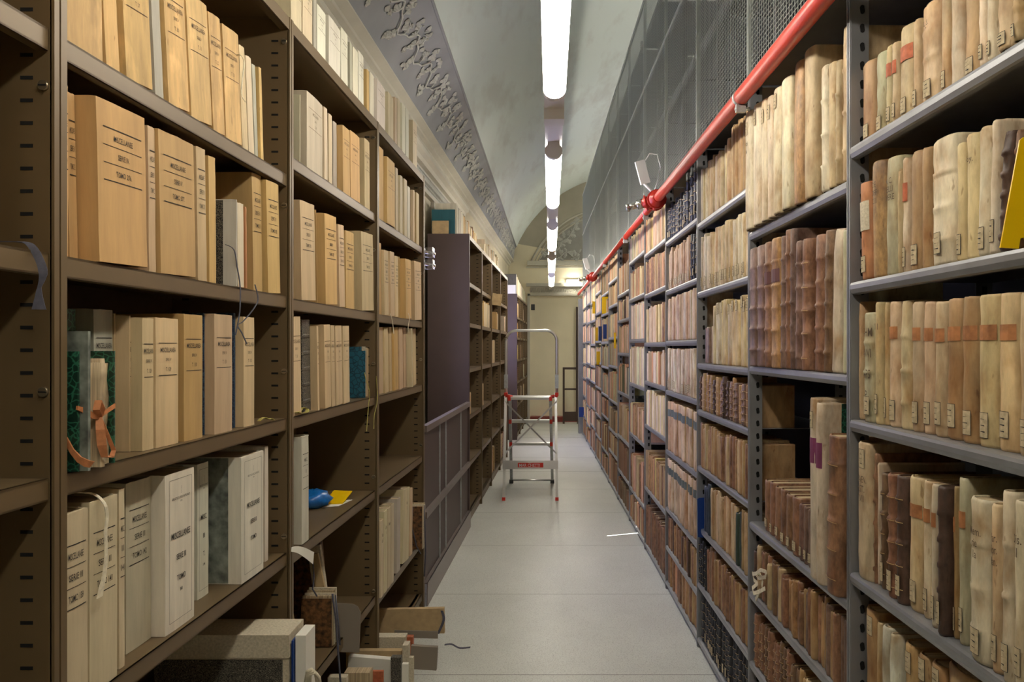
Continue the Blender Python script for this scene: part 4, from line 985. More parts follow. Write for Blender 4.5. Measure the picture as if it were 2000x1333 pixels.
dfl2 = [['velp', 'velw', 'pink'], ['velp', 'pink', 'velw'], ['pink', 'velp', 'rust'], ['velp', 'pink'], ['pink', 'rust', 'velp'], ['rust', 'pink', 'velb'], ['pink', 'rust', 'velp'], ['rust', 'pink', 'velb']]
for k in range(6, NB):
    Z = SR[k]; a, b = YR_[k] + .03, YR_[k + 1] - .01; B = (ORD[k - 2] if k > 2 else 'nearest') + ' grey bay'
    P = pal.get(k, dflt if k < 11 else dfl2)
    for i in range(1, len(Z)):
        gap = Z[i - 1] - Z[i] - .045
        hh = min(gap, .30) * (.93 if (i + k) % 3 else .80)
        rowgen('R', a, b, Z[i], SHELFW[i - 1], B, hh, P[min(i - 1, len(P) - 1)], (.022, .05) if i % 2 else (.03, .06), 'f', rng.choice([1, 1, 1, .9]), d0=-.004, hv=.02)
# books in the two bays beside and behind the camera
for k in (0, 1):
    for i, z in enumerate(SR[k][1:], 1): rowgen('R', YR_[k] + .03, YR_[k + 1] - .01, z, SHELFW[i - 1], 'rear grey bay %s' % ('one', 'two')[k], .26, ['vel', 'velb', 'rust', 'velw'], (.03, .055), '', far=True)
# the countless far ones, merged
for nm, L_ in FAR.items():
    m = MB(); keys = []
    for (sd, yc, wd, z, h, dp, d, lean, col) in L_:
        key = tuple(round(c * 8) / 8 if c > .2 else round(c * 16) / 16 for c in col)
        if key not in keys: keys.append(key)
        m.mi = keys.index(key); fr = FR[sd]; hw = wd / 2 - .0006; h = min(h, headroom(sd, yc, z) - .002)
        prof = [(-hw, dp), (-hw, .006), (-hw * .5, .001), (hw * .5, .001), (hw, .006), (hw, dp)]
        o = len(m.v)
        for zz in (z + .001, z + h):
            for u, v in prof: X_, Y_, Z_ = fr(yc, d, zz); c_, s_ = math.cos(ROT[sd]), math.sin(ROT[sd]); m.v.append((X_ + u * c_ - v * s_, Y_ + u * s_ + v * c_, Z_))
        for i in range(6): j = (i + 1) % 6; m.face([o + i, o + j, o + 6 + j, o + 6 + i])
        m.mi = keys.index(key); m.face([o + 6 + i for i in range(6)]); m.face([o + i for i in range(6)][::-1])
    for q, key in enumerate(keys): tinted(f'{nm}_far_{q}', .7, 1.2, (1, 1, .35), 26, fixed=tuple(max(.015, c) for c in key))
    o = m.build(nm, [f'{nm}_far_{q}' for q in range(len(keys))])
    tag(o, 'remaining mass of old books on the farthest shelves of the long run' if 'vellum' in nm else 'remaining mass of pale volumes in the farthest brown bookcase' if 'archive' in nm else 'remaining mass of dark leather books on the farthest shelves', 'books', 'far shelf books', 'stuff')

# ================================================================ cage, pipe, upper tier
def at(px, py, y): return ((px - CXP) / F * y, y, CH + (CYP - py) / F * y)
CG = [ordw(i) for i in range(20)]
for k in range(1, NB):
    a, b = YR_[k], YR_[k + 1]
    g = empty('wire_cage_panel', (XR(a), (a + b) / 2, 2.37), 0, f'galvanised wire mesh cage panel above the red pipe, {CG[k - 1]} one counted from the camera', 'cage panel', 'wire cage panels above the grey shelving')
    m = MB(); n = int((b - a) / .026)
    for i in range(n):
        y = a + .012 + i * .026
        if y > b - .012: break
        m.fbox(fR, y, y + .0024, -.0062, -.0045, 2.372, 3.84)
    z = 2.39
    while z < 3.83: m.fbox(fR, a, b - .0085, -.0045, -.003, z, z + .0022); z += .0170
    m.build('wire_mesh', 'mesh_wire', g)
    m = MB(); m.fbox(fR, a - .008, a + .010, -.012, .006, 2.366, 3.85); b_ = b - .0085; m.fbox(fR, a, b_, -.012, .004, 3.83, 3.85); m.fbox(fR, a, b_, -.012, -.007, 3.205, 3.225); m.fbox(fR, a, b_, -.006, .006, 2.366, 2.38)
    m.build('panel_frame', 'mesh_wire', g)
up = empty('upper_shelving', (XR(7) + .25, 7, 2.36), 0, 'upper tier of dark shelving behind the wire cage', 'shelving')
for k in range(1, NB):
    a, b = YR_[k], YR_[k + 1] - .004
    for z in (2.98, 3.45, 3.84):
        m = MB(); lip(m, a + .03, b, z, lambda y, d, z_: fR(y, d + .09, z_), .04); m.build('shelf', 'grey_steel', up)
    m = MB(); m.fbox(fR, a, a + .03, .09, .12, 2.36, 3.9); m.fbox(fR, a, a + .03, .40, .43, 2.36, 3.9); m.build('post', 'grey_steel', up)
for k in range(2, NB):
    B = 'caged bay %s' % ordw(k - 2); far = k > 4
    for z, sh in ((2.352, 'lower caged shelf'), (2.982, 'middle caged shelf'), (3.452, 'upper caged shelf')):
        rowgen('R', YR_[k] + .05, YR_[k + 1] - .03, z, sh, B, .30 if z < 2.5 else .28, ['vel', 'velw', 'velb', 'grey'] if z < 2.5 else ['grey', 'velg', 'velb'], (.04, .08), '', rng.choice([.5, .8, 1]), d0=.13, far=True)
g = empty('fire_pipe', (XR(4) - .045, 4, 2.27), 0, 'red painted fire water pipe running along the top of the grey shelving', 'pipe')
m = MB(); m.tube([fR(-.5, -.075, 2.258), fR(4.40, -.075, 2.258)], .026, 20); m.build('pipe_run', 'red_paint', g)
m = MB(); m.tube([fR(4.38, -.075, 2.258), fR(12.5, -.075, 2.258)], .020, 16); m.build('pipe_run', 'red_paint', g)
g_pipe = g
for y in (2.64, 4.9, 6.0, 7.8):
    m = MB(); rr = .029 if y < 4.4 else .0235
    x, yy, z = fR(y, -.075, 2.258)
    m.tube([(x, y - .008, z), (x, y + .008, z)], rr, 18); m.fbox(fR, y - .008, y + .008, -.092, -.060, 2.258 - rr - .022, 2.258 - rr + .004)
    m.tube([(x - .02, y, z - rr - .010), (x + .03, y, z - rr - .010)], .006, 8); m.tube([(x + .02, y, z + .018), (x + .058, y, z + .03), (x + .060, y, z + .07)], .005, 8)
    m.build('pipe_clamp', 'galvanised', g)
for yv, sc_, nm in ((4.50, 1.0, 'nearer'), (9.4, 1.0, 'farther')):
    v = empty('hydrant_valve', (0, 0, 0)); v.parent = g_pipe; v.location = Vector(fR(yv, -.09, 2.20)) - g_pipe.location; v['label'] = f'{nm} red valve with steel outlet on the fire pipe'; VP_ = Vector(fR(yv, -.09, 2.20))
    m = MB(); x, y, z = fR(yv, -.075, 2.258)
    m.tube([(x, y - .11, z), (x, y - .085, z), (x, y - .08, z), (x, y + .05, z), (x, y + .055, z), (x, y + .075, z)], [.030, .034, .046, .046, .034, .034], 14)
    m.tube([(x, y - .05, z), (x, y - .035, z)], .056, 14); m.tube([(x, y + .01, z), (x, y + .025, z)], .056, 14)
    m.tube([(x - .01, y, z), (x - .05, y + .01, z - .01), (x - .075, y + .015, z - .015)], [.036, .036, .026], 12)
    m.tube([(x - .05, y + .01, z - .012), (x - .058, y + .012, z - .014)], .046, 10)
    m.tube([(x, y - .02, z - .03), (x - .01, y - .02, z - .06)], [.02, .012], 8)
    o_ = m.build('valve_body', 'red_plastic', v); o_.location -= VP_ - v.location
    m = MB(); m.tube([(x - .070, y + .015, z - .014), (x - .105, y + .022, z - .022)], .030, 6); m.tube([(x - .10, y + .022, z - .02), (x - .155, y + .034, z - .035)], .019, 12); m.tube([(x - .150, y + .033, z - .034), (x - .165, y + .036, z - .037)], .024, 12); o_ = m.build('steel_outlet', 'chrome', v); o_.location -= VP_ - v.location
for yv, nm in ((4.72, 'nearer'), (9.9, 'farther')):
    v = empty('white_sensor', tuple(fR(yv, -.07, 2.46)), 0, f'{nm} small white tilted sensor box with cable fixed to the wire cage', 'sensor', 'white sensors on the cage')
    m = MB(); x, y, z = fR(yv, -.11, 2.47); m.box(-.030, -.018, -.07, .027, .018, .07)
    o = m.build('sensor_box', 'white_plastic', v, local=True, loc=(x - .01 - v.location[0], 0, z - v.location[2]), rot=(.15, -.28, 0))
    m = MB(); m.tube([(x + .0, y, z + .06), (x + .03, y - .01, z + .11), (x + .075, y - .03, z + .10), (x + .09, y - .05, z + .02), (x + .07, y - .06, z - .08), (x + .05, y - .07, z - .13)], .004, 6); m.tube([(x - .01, y, z - .06), (x + .04, y, z - .11), (x + .06, y, z - .13)], .009, 6); m.build('sensor_cable', 'white_plastic', v)
# unseen lamps added over the neighbouring aisle to brighten the vault
for i, y in enumerate((1.0, 4.0, 7.0, 10.0, 13.0)):
    g = empty('strip_lamp', (2.5, y, 3.3), 0, f'{ORD[i]} unseen lamp added over the neighbouring aisle to brighten the vault', 'lamp', 'added neighbour aisle lamps')
    m = MB(); m.box(2.46, y - .75, 3.30, 2.54, y + .75, 3.36); m.build('lamp_diffuser', 'lamp_glow', g)
    m = MB(); m.tube([(2.5, y - .5, 3.36), (2.5, y - .5, 4.47)], .005, 6); m.tube([(2.5, y + .5, 3.36), (2.5, y + .5, 4.47)], .005, 6); m.build('hanger_rod', 'galvanised', g)

# ================================================================ step ladder
g = empty('step_ladder', (0.0, 7.65, 0), 0, 'folding aluminium step ladder with tall handrail standing in the aisle', 'step ladder')
y0, y1 = 7.2, 7.36; xl, xr_ = -.43, .06; ZP = .965
for sx, nm in ((xl, 0), (xr_, 1)):
    m = MB(); m.box8([(sx - .012, y0 - .012, .02), (sx + .012, y0 - .012, .02), (sx + .012, y0 + .012, .02), (sx - .012, y0 + .012, .02),
                      (sx - .012 + .01 * (1 - 2 * nm), y1 - .012, ZP + .02), (sx + .012 + .01 * (1 - 2 * nm), y1 - .012, ZP + .02), (sx + .012 + .01 * (1 - 2 * nm), y1 + .012, ZP + .02), (sx - .012 + .01 * (1 - 2 * nm), y1 + .012, ZP + .02)])
    m.build('support_leg', 'aluminium', g)
    m = MB(); m.box(sx - .015, y0 - .016, 0, sx + .015, y0 + .016, .03); m.build('rubber_foot', 'red_plastic', g)
m = MB(); r_ = .10; zt = 1.57; a_, b_ = xl + .012, xr_ + .0
pts = [(a_, y1, ZP)] + [(a_, y1 + .002, ZP + .2), (a_, y1 + .005, zt - r_)] + [(a_ + r_ - r_ * math.cos(t), y1 + .006, zt - r_ + r_ * math.sin(t)) for t in [k * math.pi / 16 for k in range(1, 9)]] + [(b_ - r_ + r_ * math.sin(t), y1 + .006, zt - r_ + r_ * math.cos(t)) for t in [k * math.pi / 16 for k in range(0, 9)]] + [(b_, y1 + .002, ZP + .2), (b_, y1, ZP)]
m.tube(pts, .0135, 12); m.build('handrail', 'aluminium', g)
for sx in (a_, b_):
    m = MB(); m.box(sx - .017, y1 - .02, ZP + .06, sx + .017, y1 + .02, ZP + .19); m.tube([(sx, y1 - .03, ZP + .155), (sx, y1 + .03, ZP + .155)], .008, 8); m.tube([(sx, y1 - .03, ZP + .09), (sx, y1 + .03, ZP + .09)], .008, 8); m.build('rail_clamp', 'galvanised', g)
    m = MB(); m.box(sx - .016, y1 - .024, ZP - .012, sx + .016, y1 + .024, ZP + .02); m.tube([(sx, y1 - .02, ZP - .008), (sx + (.05 if sx < -.2 else -.05), y1 + .05, ZP - .022)], .016, 8); m.build('hinge_cap', 'red_plastic', g)
# climbing frame on the far side, with four steps
yf0, yf1 = 8.12, 7.45
for s0, s1 in ((-.405, -.385), (.02, .0)):
    m = MB(); w_ = .014
    m.box8([(s0 - w_, yf0 - .02, .02), (s0 + w_, yf0 - .02, .02), (s0 + w_, yf0 + .02, .02), (s0 - w_, yf0 + .02, .02), (s1 - w_, yf1 - .02, ZP - .03), (s1 + w_, yf1 - .02, ZP - .03), (s1 + w_, yf1 + .02, ZP - .03), (s1 - w_, yf1 + .02, ZP - .03)])
    m.build('stile', 'galvanised', g)
    m = MB(); m.box(s0 - .02, yf0 - .03, 0, s0 + .02, yf0 + .03, .035); m.build('rubber_foot', 'shade_and_rubber', g)
for i, zz in enumerate((.945, .705, .465, .225)):
    u = zz / ZP; yc = yf0 + (yf1 - yf0) * u; hw_ = .195 + .012 * (1 - u); dp_ = .12 if i == 0 else .05
    m = MB(); m.prism(lambda x, y, z: (x - .192, y, z), -hw_, hw_, [(yc - dp_, zz - .028), (yc - dp_, zz - .004), (yc - dp_ + .004, zz), (yc + dp_, zz), (yc + dp_, zz - .028), (yc + dp_ - .004, zz - .028), (yc + dp_ - .004, zz - .004), (yc - dp_ + .004, zz - .006), (yc - dp_ + .004, zz - .028)])
    st = m.build('step', 'aluminium', g)
    for sx in (-.192 - hw_, -.192 + hw_):
        m = MB(); m.box(sx - .014, yc - dp_ - .003, zz - .036, sx + .014, yc - dp_ + .03, zz + .003); m.build('step_cap', 'red_plastic', g)
m = MB(); m.tube([(-.40, yf0, .03), (.015, yf0, .03)], .010, 8); m.build('bottom_bar', 'aluminium', g)
for (p, q) in (((xl, ZP - .06), (xr_, .42)), ((xr_, ZP - .06), (xl, .42))):
    m = MB(); ya = y0 + (y1 - y0) * p[1] / ZP - .016; yb = y0 + (y1 - y0) * q[1] / ZP - .016; h_ = .010
    if p[0] > q[0]: ya -= .005; yb -= .005
    m.box8([(p[0], ya, p[1] - h_), (p[0], ya + .003, p[1] - h_), (q[0], yb + .003, q[1] - h_), (q[0], yb, q[1] - h_), (p[0], ya, p[1] + h_), (p[0], ya + .003, p[1] + h_), (q[0], yb + .003, q[1] + h_), (q[0], yb, q[1] + h_)])
    m.build('cross_brace', 'aluminium', g)
m = MB(); m.extr([(xl - .012 + (xr_ - xl + .024) * t, y0 + .022 - .012 * math.sin(math.pi * t) , .285) for t in [k / 10 for k in range(11)]] + [(xr_ + .012 - (xr_ - xl + .024) * t, y0 + .026 - .012 * math.sin(math.pi * t), .285) for t in [k / 10 for k in range(11)]], (0, .012, .078))
pl = m.build('name_plate', 'aluminium', g)
m = MB(); m.box(-.30, y0 + .004, .303, -.065, y0 + .012, .346); lb = m.build('plate_label', 'red_plastic', g)
m = MB(); vs, fs, wd = text_geo('MAR CHETTI'); k_ = .19 / wd
m.add([(-.192 + x * k_, y0 + .0034, .311 + y * .037) for x, y in vs], fs)
m.box(-.29, y0 + .0033, .3055, -.10, y0 + .004, .3075); m.box(-.205, y0 + .0033, .343, -.17, y0 + .004, .345)
m.build('plate_lettering', 'white_plastic', g)

# ================================================================ marker boards, ribbons, loose things
def plate(pts, y, mat, label, grp='plastic marker boards'):
    m = MB(); m.extr([(p[0], y, p[1]) for p in pts], (0, .003, 0)); o = m.build('marker_board', mat); tag(o, label, 'marker board', grp); return o
def pxz(px, py, y): p = at(px, py, y); return (p[0], p[2])
q = 1.21
plate([pxz(1954, 484, q), pxz(1990, 486, q), pxz(1993, 466, q), pxz(2001, 464, q), pxz(2007, 486, q), pxz(2075, 486, q), pxz(2090, 268, q), pxz(1999, 268, q), pxz(1992, 274, q)], q, 'yellow_plastic', 'large yellow plastic marker board among books on the nearest grey bay, second shelf')
q = 3.60
plate([pxz(1363, 1050, q), pxz(1376, 1051, q), pxz(1377, 1041, q), pxz(1397, 1041, q), pxz(1397, 974, q), pxz(1394, 972, q), pxz(1365, 973, q), pxz(1362, 976, q)], q, 'blue_plastic', 'dark blue plastic marker board sticking out above black books, third grey bay')
pls = [(1176, 1192, 580, 613, 'yellow_plastic', 'yellow marker board with white dots, largest of the far yellow ones'), (1157, 1163, 589, 613, 'yellow_plastic', 'narrow yellow marker board level with the largest far one'), (1163, 1168, 640, 666, 'yellow_plastic', 'yellow marker board beside two far blue ones'),
       (1169, 1175, 638, 666, 'blue_plastic', 'left of two small blue marker boards on the far shelves'), (1178, 1185, 634, 662, 'blue_plastic', 'right of two small blue marker boards on the far shelves'), (1199, 1203, 650, 681, 'yellow_plastic', 'thin yellow marker board seen almost edge on'), (1165, 1172, 687, 713, 'yellow_plastic', 'lowest small yellow marker board on the far shelves'), (1131, 1142, 796, 815, 'blue_plastic', 'small blue marker board low at the far end of the shelving')]
for (a, b, c_, d_, mt, lb_) in pls:
    q = (1176 - 60) / (a - 1045)
    if q > 12.4: q = 12.4
    plate([pxz(a, d_, q), pxz(b, d_, q), pxz(b, c_, q), pxz(a, c_, q)], q, mt, lb_)
def rib(name, pts, wd, side, mat, label, cat='ribbon', grp='cloth ribbons', th=.0008, tube=False):
    m = MB()
    # smooth the path
    P = [Vector(p) for p in pts]; out = []
    for i in range(len(P) - 1):
        p0, p1, p2, p3 = P[max(i - 1, 0)], P[i], P[i + 1], P[min(i + 2, len(P) - 1)]
        for k in range(4):
            t = k / 4; out.append(.5 * ((2 * p1) + (p2 - p0) * t + (2 * p0 - 5 * p1 + 4 * p2 - p3) * t * t + (3 * p1 - p0 - 3 * p2 + p3) * t ** 3))
    out.append(P[-1])
    if tube: m.tube(out, wd, 6)
    else:
        if isinstance(wd, (list, tuple)): ww = [wd[min(int(i / 4), len(wd) - 1)] + ((wd[min(int(i / 4) + 1, len(wd) - 1)] - wd[min(int(i / 4), len(wd) - 1)]) * (i % 4) / 4) for i in range(len(out))]
        else: ww = wd
        m.ribbon(out, ww, side, th)
    o = m.build(name, mat)
    if label: tag(o, label, cat, grp)
    return o
def lp(px, py, d=-.006):
    y = yL(px, d); return at(px, py, y)
y_ = 1.145
rib('cloth_ribbon', [at(5, 472, y_), at(40, 473, y_), at(60, 479, y_), at(76, 505, y_), at(84, 530, y_), at(82, 548, y_), at(77, 562, y_), at(76, 580, y_), at(76, 605, y_)], [.008, .010, .012, .012, .012, .008, .005, .010, .019], (1, .3, 0), 'grey_ribbon', 'grey cloth ribbon hanging over the shelf end beside the first upright')
rib('cloth_ribbon', [lp(150, 962, .03), lp(184, 966, .02), lp(204, 985), lp(209, 1010), lp(206, 1040), lp(207, 1080), lp(204, 1120), lp(194, 1168)], [.006, .007, .008, .009, .008, .009, .011, .017], (0, 1, 0), 'cream_ribbon', 'white ribbon hanging down between the two nearest cream volumes')
rib('cloth_ribbon', [lp(440, 478, .0), lp(457, 488), lp(463, 520), lp(469, 560), lp(468, 610), lp(460, 655)], .0045, (0, 1, 0), 'grey_ribbon', 'dark cord hanging below the black marbled volume')
rib('cloth_ribbon', [lp(498, 556), lp(504, 585), lp(495, 604), lp(475, 628), lp(464, 636), lp(472, 650), lp(482, 672)], .0055, (0, 1, 0), 'grey_ribbon', 'dark ribbon with loose end hanging by the row of marked volumes')
rib('cloth_ribbon', [lp(462, 108, .01), lp(470, 108), lp(477, 122), lp(474, 150), lp(472, 185), lp(480, 200)], .0045, (0, 1, 0), 'cream_ribbon', 'thin cream ribbon looping over a volume near the first shelf end')
rib('cloth_ribbon', [lp(712, 728, .0), lp(715, 742), lp(722, 768), lp(719, 800), lp(716, 843)], [.004, .006, .007, .006, .010], (0, 1, 0), 'olive_ribbon', 'longer olive ribbon hanging from the blue marbled book')
rib('cloth_ribbon', [lp(735, 735, .0), lp(737, 770), lp(736, 790), lp(731, 812), lp(730, 838)], [.004, .006, .006, .006, .009], (0, 1, 0), 'olive_ribbon', 'shorter olive ribbon hanging beside the blue marbled book')
rib('cloth_ribbon', [lp(762, 613, 0), lp(765, 622), lp(768, 640), lp(769, 652)], [.005, .006, .008, .014], (0, 1, 0), 'cream_ribbon', 'short pale ribbon over the shelf edge of the third brown bay')
rib('cloth_ribbon', [lp(797, 612, 0), lp(800, 622), lp(797, 640), lp(798, 650)], .006, (0, 1, 0), 'cream_ribbon', 'second short pale ribbon near the end of the first bookcase')
rib('paper_strip', [lp(569, 1074, -.01), lp(580, 1074, -.02), lp(595, 1080, -.03), lp(612, 1091, -.035)], [.012, .018, .026, .034], (0, .3, 1), 'white_paper', 'curled white paper strip over the shelf edge under the pale box', 'paper strip', 'paper strips')
rib('cloth_ribbon', [lp(505, 823, .02), lp(515, 816, .015), lp(523, 819, .01), lp(529, 818, .01), lp(534, 821, .006)], .008, (1, 0, 0), 'olive_ribbon', 'crumpled olive ribbon lying on the fourth shelf near the upright')
rib('cloth_ribbon', [lp(580, 806, .0), lp(586, 802, .03), (lp(590, 797, .03)), lp(600, 800, .02), lp(598, 806, .01), lp(586, 807, 0)], .012, (1, 0, 0), 'olive_ribbon', 'crumpled olive ribbon lying at the foot of the leaning volumes')
rib('cloth_ribbon', [(-.50, 3.60, .20), (-.49, 3.59, .16), (-.515, 3.58, .10)], .012, (1, 0, 0), 'grey_ribbon', 'grey ribbon hanging down the face of the tan floor folder')
rib('cloth_ribbon', [(-.485, 3.58, .05), (-.455, 3.60, .045), (-.42, 3.62, .02), (-.375, 3.66, .008)], .010, (0, 1, .3), 'grey_ribbon', 'grey ribbon end trailing onto the floor from the tan folder')
def rp(px, py, d=-.02): y = yR(px, d); return at(px, py, y)
m = MB()
for pts in ([rp(1476, 1122), rp(1486, 1114, -.035), rp(1497, 1118, -.035), rp(1495, 1128), rp(1482, 1130), rp(1476, 1122)], [rp(1470, 1120), rp(1472, 1133), rp(1480, 1140), rp(1469, 1150, -.03), rp(1472, 1160, -.035), rp(1484, 1156), rp(1494, 1150)], [rp(1484, 1154), rp(1480, 1164), rp(1476, 1172)], [rp(1470, 1122), rp(1482, 1120), rp(1490, 1132), rp(1488, 1146)]):
    m.ribbon(pts, .013, (0, .6, .8), .0012)
o = m.build('cloth_ribbon', 'cream_ribbon'); tag(o, 'cream ribbon bow hanging from the fifth shelf of the second grey bay', 'ribbon', 'cloth ribbons')

# tied bundle with green marbled boards
g = empty('tied_bundle', (-.82, 1.28, 1.217), 0, 'bundle of old papers between green marbled boards tied with orange ribbon', 'bundle')
xa, xb = -.93, -.745
m = MB(); m.box(xa, 1.232, 1.218, xb, 1.237, 1.408); m.build('front_board', 'marbled_green', g)
m = MB(); m.box(xa, 1.239, 1.218, xb + .012, 1.246, 1.44); m.build('paper_wrapper', 'marbled_grey', g)
R = random.Random(9); yy = 1.248
while yy < 1.325:
    t = R.uniform(.004, .013); m = MB(); hh = R.uniform(.165, .195); xo = R.uniform(-.012, .012)
    m.smooth = True
    prof = []
    nz = 7
    o_ = len(m.v)
    for i in range(nz):
        z = 1.218 + hh * i / (nz - 1); w1 = R.uniform(-.0015, .0015)
        m.v += [(xa, yy, z), (xb + xo + w1, yy + w1, z), (xb + xo + w1, yy + t + w1, z), (xa, yy + t, z)]
    for i in range(nz - 1):
        for j in range(3): a = i * 4 + j; m.face([a, a + 1, a + 5, a + 4])
    m.face([(nz - 1) * 4 + j for j in range(4)])
    m.build('paper_gathering', 'pages' if R.random() < .6 else 'label_paper', g); yy += t + .002
m = MB(); m.box(xa, 1.327, 1.218, xb + .004, 1.331, 1.408); m.build('back_board', 'marbled_green', g)
def bl(px, py, k=0): return at(px, py, 1.247 + (px - 157) / 68 * .08 - .012 - k)
m = MB(); m.ribbon([bl(150, 797), bl(165, 803), bl(180, 812), bl(192, 814), bl(205, 806), bl(224, 793)], [.006, .009, .010, .010, .007, .008], (0, .2, 1), .0015)
m.ribbon([bl(192, 814), bl(188, 800, .01), bl(192, 784, .012), bl(199, 798, .01), bl(194, 814)], .010, (1, .6, 0), .0015)
m.ribbon([bl(193, 816), bl(196, 840, .01), bl(199, 870, .012), bl(204, 892, .012), bl(218, 893, .01), bl(222, 880, .008), bl(210, 850, .006), bl(197, 820)], [.010, .013, .014, .010, .008, .007, .006, .006], (1, .6, 0), .0015)
m.ribbon([at(121, 846, 1.226), at(130, 862, 1.226), at(141, 882, 1.226), at(155, 898, 1.226), at(170, 906, 1.227), at(180, 908, 1.228)], [.006, .008, .008, .010, .012, .012], (.6, 0, .8), .0015)
m.build('orange_ribbon', 'orange_ribbon', g)
# teal marbled book, fore-edge to the aisle
g = empty('marbled_book', (-.765, 3.12, 1.214), 0, 'teal blue marbled book with its cover facing out, end of the fourth shelf', 'book')
m = MB(); m.box(-.83, 3.075, 1.215, -.728, 3.079, 1.416); m.build('front_cover', 'marbled_teal', g)
m = MB(); m.box(-.828, 3.080, 1.218, -.731, 3.122, 1.412); m.build('page_block', 'pages', g)
m = MB(); m.box(-.83, 3.123, 1.215, -.728, 3.127, 1.41); m.build('back_cover', 'tan_card', g)
m = MB(); m.box(-.742, 3.0745, 1.40, -.7275, 3.0755, 1.4165); m.build('cover_corner', 'label_paper', g)
# bottom shelf things in the brown bookcase
g = empty('box_file', (-.85, 2.07, .402), 0, 'large pale box file with black marbled side on the lowest visible shelf', 'box file')
m = MB(); m.box(-1.02, 2.015, .402, -.675, 2.125, .665); m.build('box_body', 'label_paper', g)
m = MB(); m.box(-1.02, 2.012, .402, -.69, 2.0155, .608); m.build('side_panel', 'marbled_black', g)
m = MB(); m.box(-1.02, 2.008, .615, -.672, 2.128, .674); m.build('lid', 'label_paper', g)
for (x0, x1, yy0, yy1, z0, z1, mt, lb_) in ((-.669, -.664, 2.02, 2.10, 0, .655, 'blue_plastic', 'thin dark blue folder between the box file and the white folder'), (-.662, -.635, 2.03, 2.11, 0, .665, 'white_paper', 'tall white card folder standing beside the box file')):
    m = MB(); m.box(x0, yy0, z0, x1, yy1, z1); o = m.build('card_folder', mt); tag(o, lb_, 'folder', 'card folders near the floor')
m = MB()
for k in range(3): m.tube([at(597 + 4 * k, 1333, 1.95), at(600 + 3 * k, 1312 + 3 * k, 1.93), at(608 + 4 * k, 1308 + 3 * k, 1.93), at(617 + 3 * k, 1318 + 3 * k, 1.94), at(620 + 3 * k, 1340, 1.95)], .0045, 6)
o = m.build('cloth_ribbon', 'cream_ribbon'); tag(o, 'thick cream ribbon knot at the foot of the white folder', 'ribbon', 'cloth ribbons')
def slab(name, x0, x1, yy, th, z0, z1, mt, label, lean=0, cat='folder', grp='card folders near the floor', rnd=0.0):
    """upright folder whose face looks along the aisle; lean tips its top sideways"""
    m = MB(); w2 = (x1 - x0) / 2; h = z1 - z0
    pts = [(-w2, 0), (w2, 0), (w2, h - rnd), (w2 - rnd * .4, h - rnd * .3), (w2 - rnd, h), (-w2, h)] if rnd else [(-w2, 0), (w2, 0), (w2, h), (-w2, h)]
    m.extr([(p[0], 0, p[1]) for p in pts], (0, th, 0))
    c = (x0 + x1) / 2
    o = m.build(name, mt, local=True, loc=(c, yy, z0 + abs(math.sin(lean)) * w2 + .001), rot=(0, lean, 0)); tag(o, label, cat, grp); return o
slab('card_folder', -.95, -.80, 2.26, .010, .405, .70, 'tan_card', 'tan board leaning on the bottom shelf behind the box file', 0)
slab('card_folder', -.90, -.755, 2.36, .008, .405, .73, 'tan_card', 'tall tan card leaning against marbled bundle, second brown bay', -.12)
slab('card_folder', -.95, -.80, 2.80, .03, .405, .74, 'marbled_brown', 'tall brown marbled portfolio standing behind the tied bundle', -.08)
slab('card_folder', -.81, -.765, 2.74, .02, .405, .715, 'label_paper', 'narrow pale card leaning before the brown portfolio', -.14)
slab('card_folder', -.775, -.745, 2.70, .012, .405, .70, 'tan_card', 'thin tan card leaning outward beside the marbled bundle', -.2)
slab('card_folder', -.757, -.668, 2.73, .004, .345, .515, 'grey_card', 'rounded grey card folder jutting out over the shelf edge', .04, rnd=.03)
g = empty('marbled_bundle', (-.785, 2.67, .404), 0, 'bundle of papers between brown marbled boards on the lowest shelf, second brown bay', 'bundle')
m = MB(); m.box(-.84, 2.635, .404, -.738, 2.640, .565); m.build('front_board', 'marbled_brown', g)
for k in range(4):
    m = MB(); m.box(-.838 + .004 * k, 2.642 + .011 * k, .404, -.735 + .002 * (k % 2), 2.651 + .011 * k, .572 + .006 * k); m.build('paper_gathering', 'label_paper' if k % 2 else 'pages', g)
m = MB(); m.tube([(-.736, 2.64, .58), (-.728, 2.65, .50), (-.722, 2.65, .42), (-.715, 2.64, .36), (-.70, 2.62, .25)], .0035, 6); m.tube([(-.732, 2.66, .57), (-.722, 2.66, .48), (-.716, 2.66, .40)], .003, 6); m.tube([(-.80, 2.63, .70), (-.795, 2.63, .64), (-.80, 2.63, .60), (-.785, 2.63, .575)], .0025, 6); m.build('grey_ties', 'grey_ribbon', g)
g = empty('marbled_bundle', (-.69, 4.03, .382), 0, 'brown marbled bundle jutting out at the end of the sixth shelf', 'bundle')
m = MB(); m.box(-.73, 3.985, .382, -.655, 3.990, .60); m.build('front_board', 'marbled_brown', g)
for k in range(5):
    m = MB(); m.box(-.728, 3.993 + .016 * k, .382, -.652 + .003 * (k % 2), 4.006 + .016 * k, .60 + .004 * (k % 3)); m.build('paper_gathering', 'label_paper' if k % 2 else 'pages', g)
m = MB(); m.tube([(-.70, 3.98, .60), (-.705, 3.975, .50), (-.68, 3.975, .40), (-.66, 3.98, .36)], .003, 6); m.tube([(-.65, 4.02, .60), (-.645, 4.02, .48), (-.64, 4.01, .36), (-.645, 4.0, .24)], .004, 6); m.build('grey_ties', 'grey_ribbon', g)
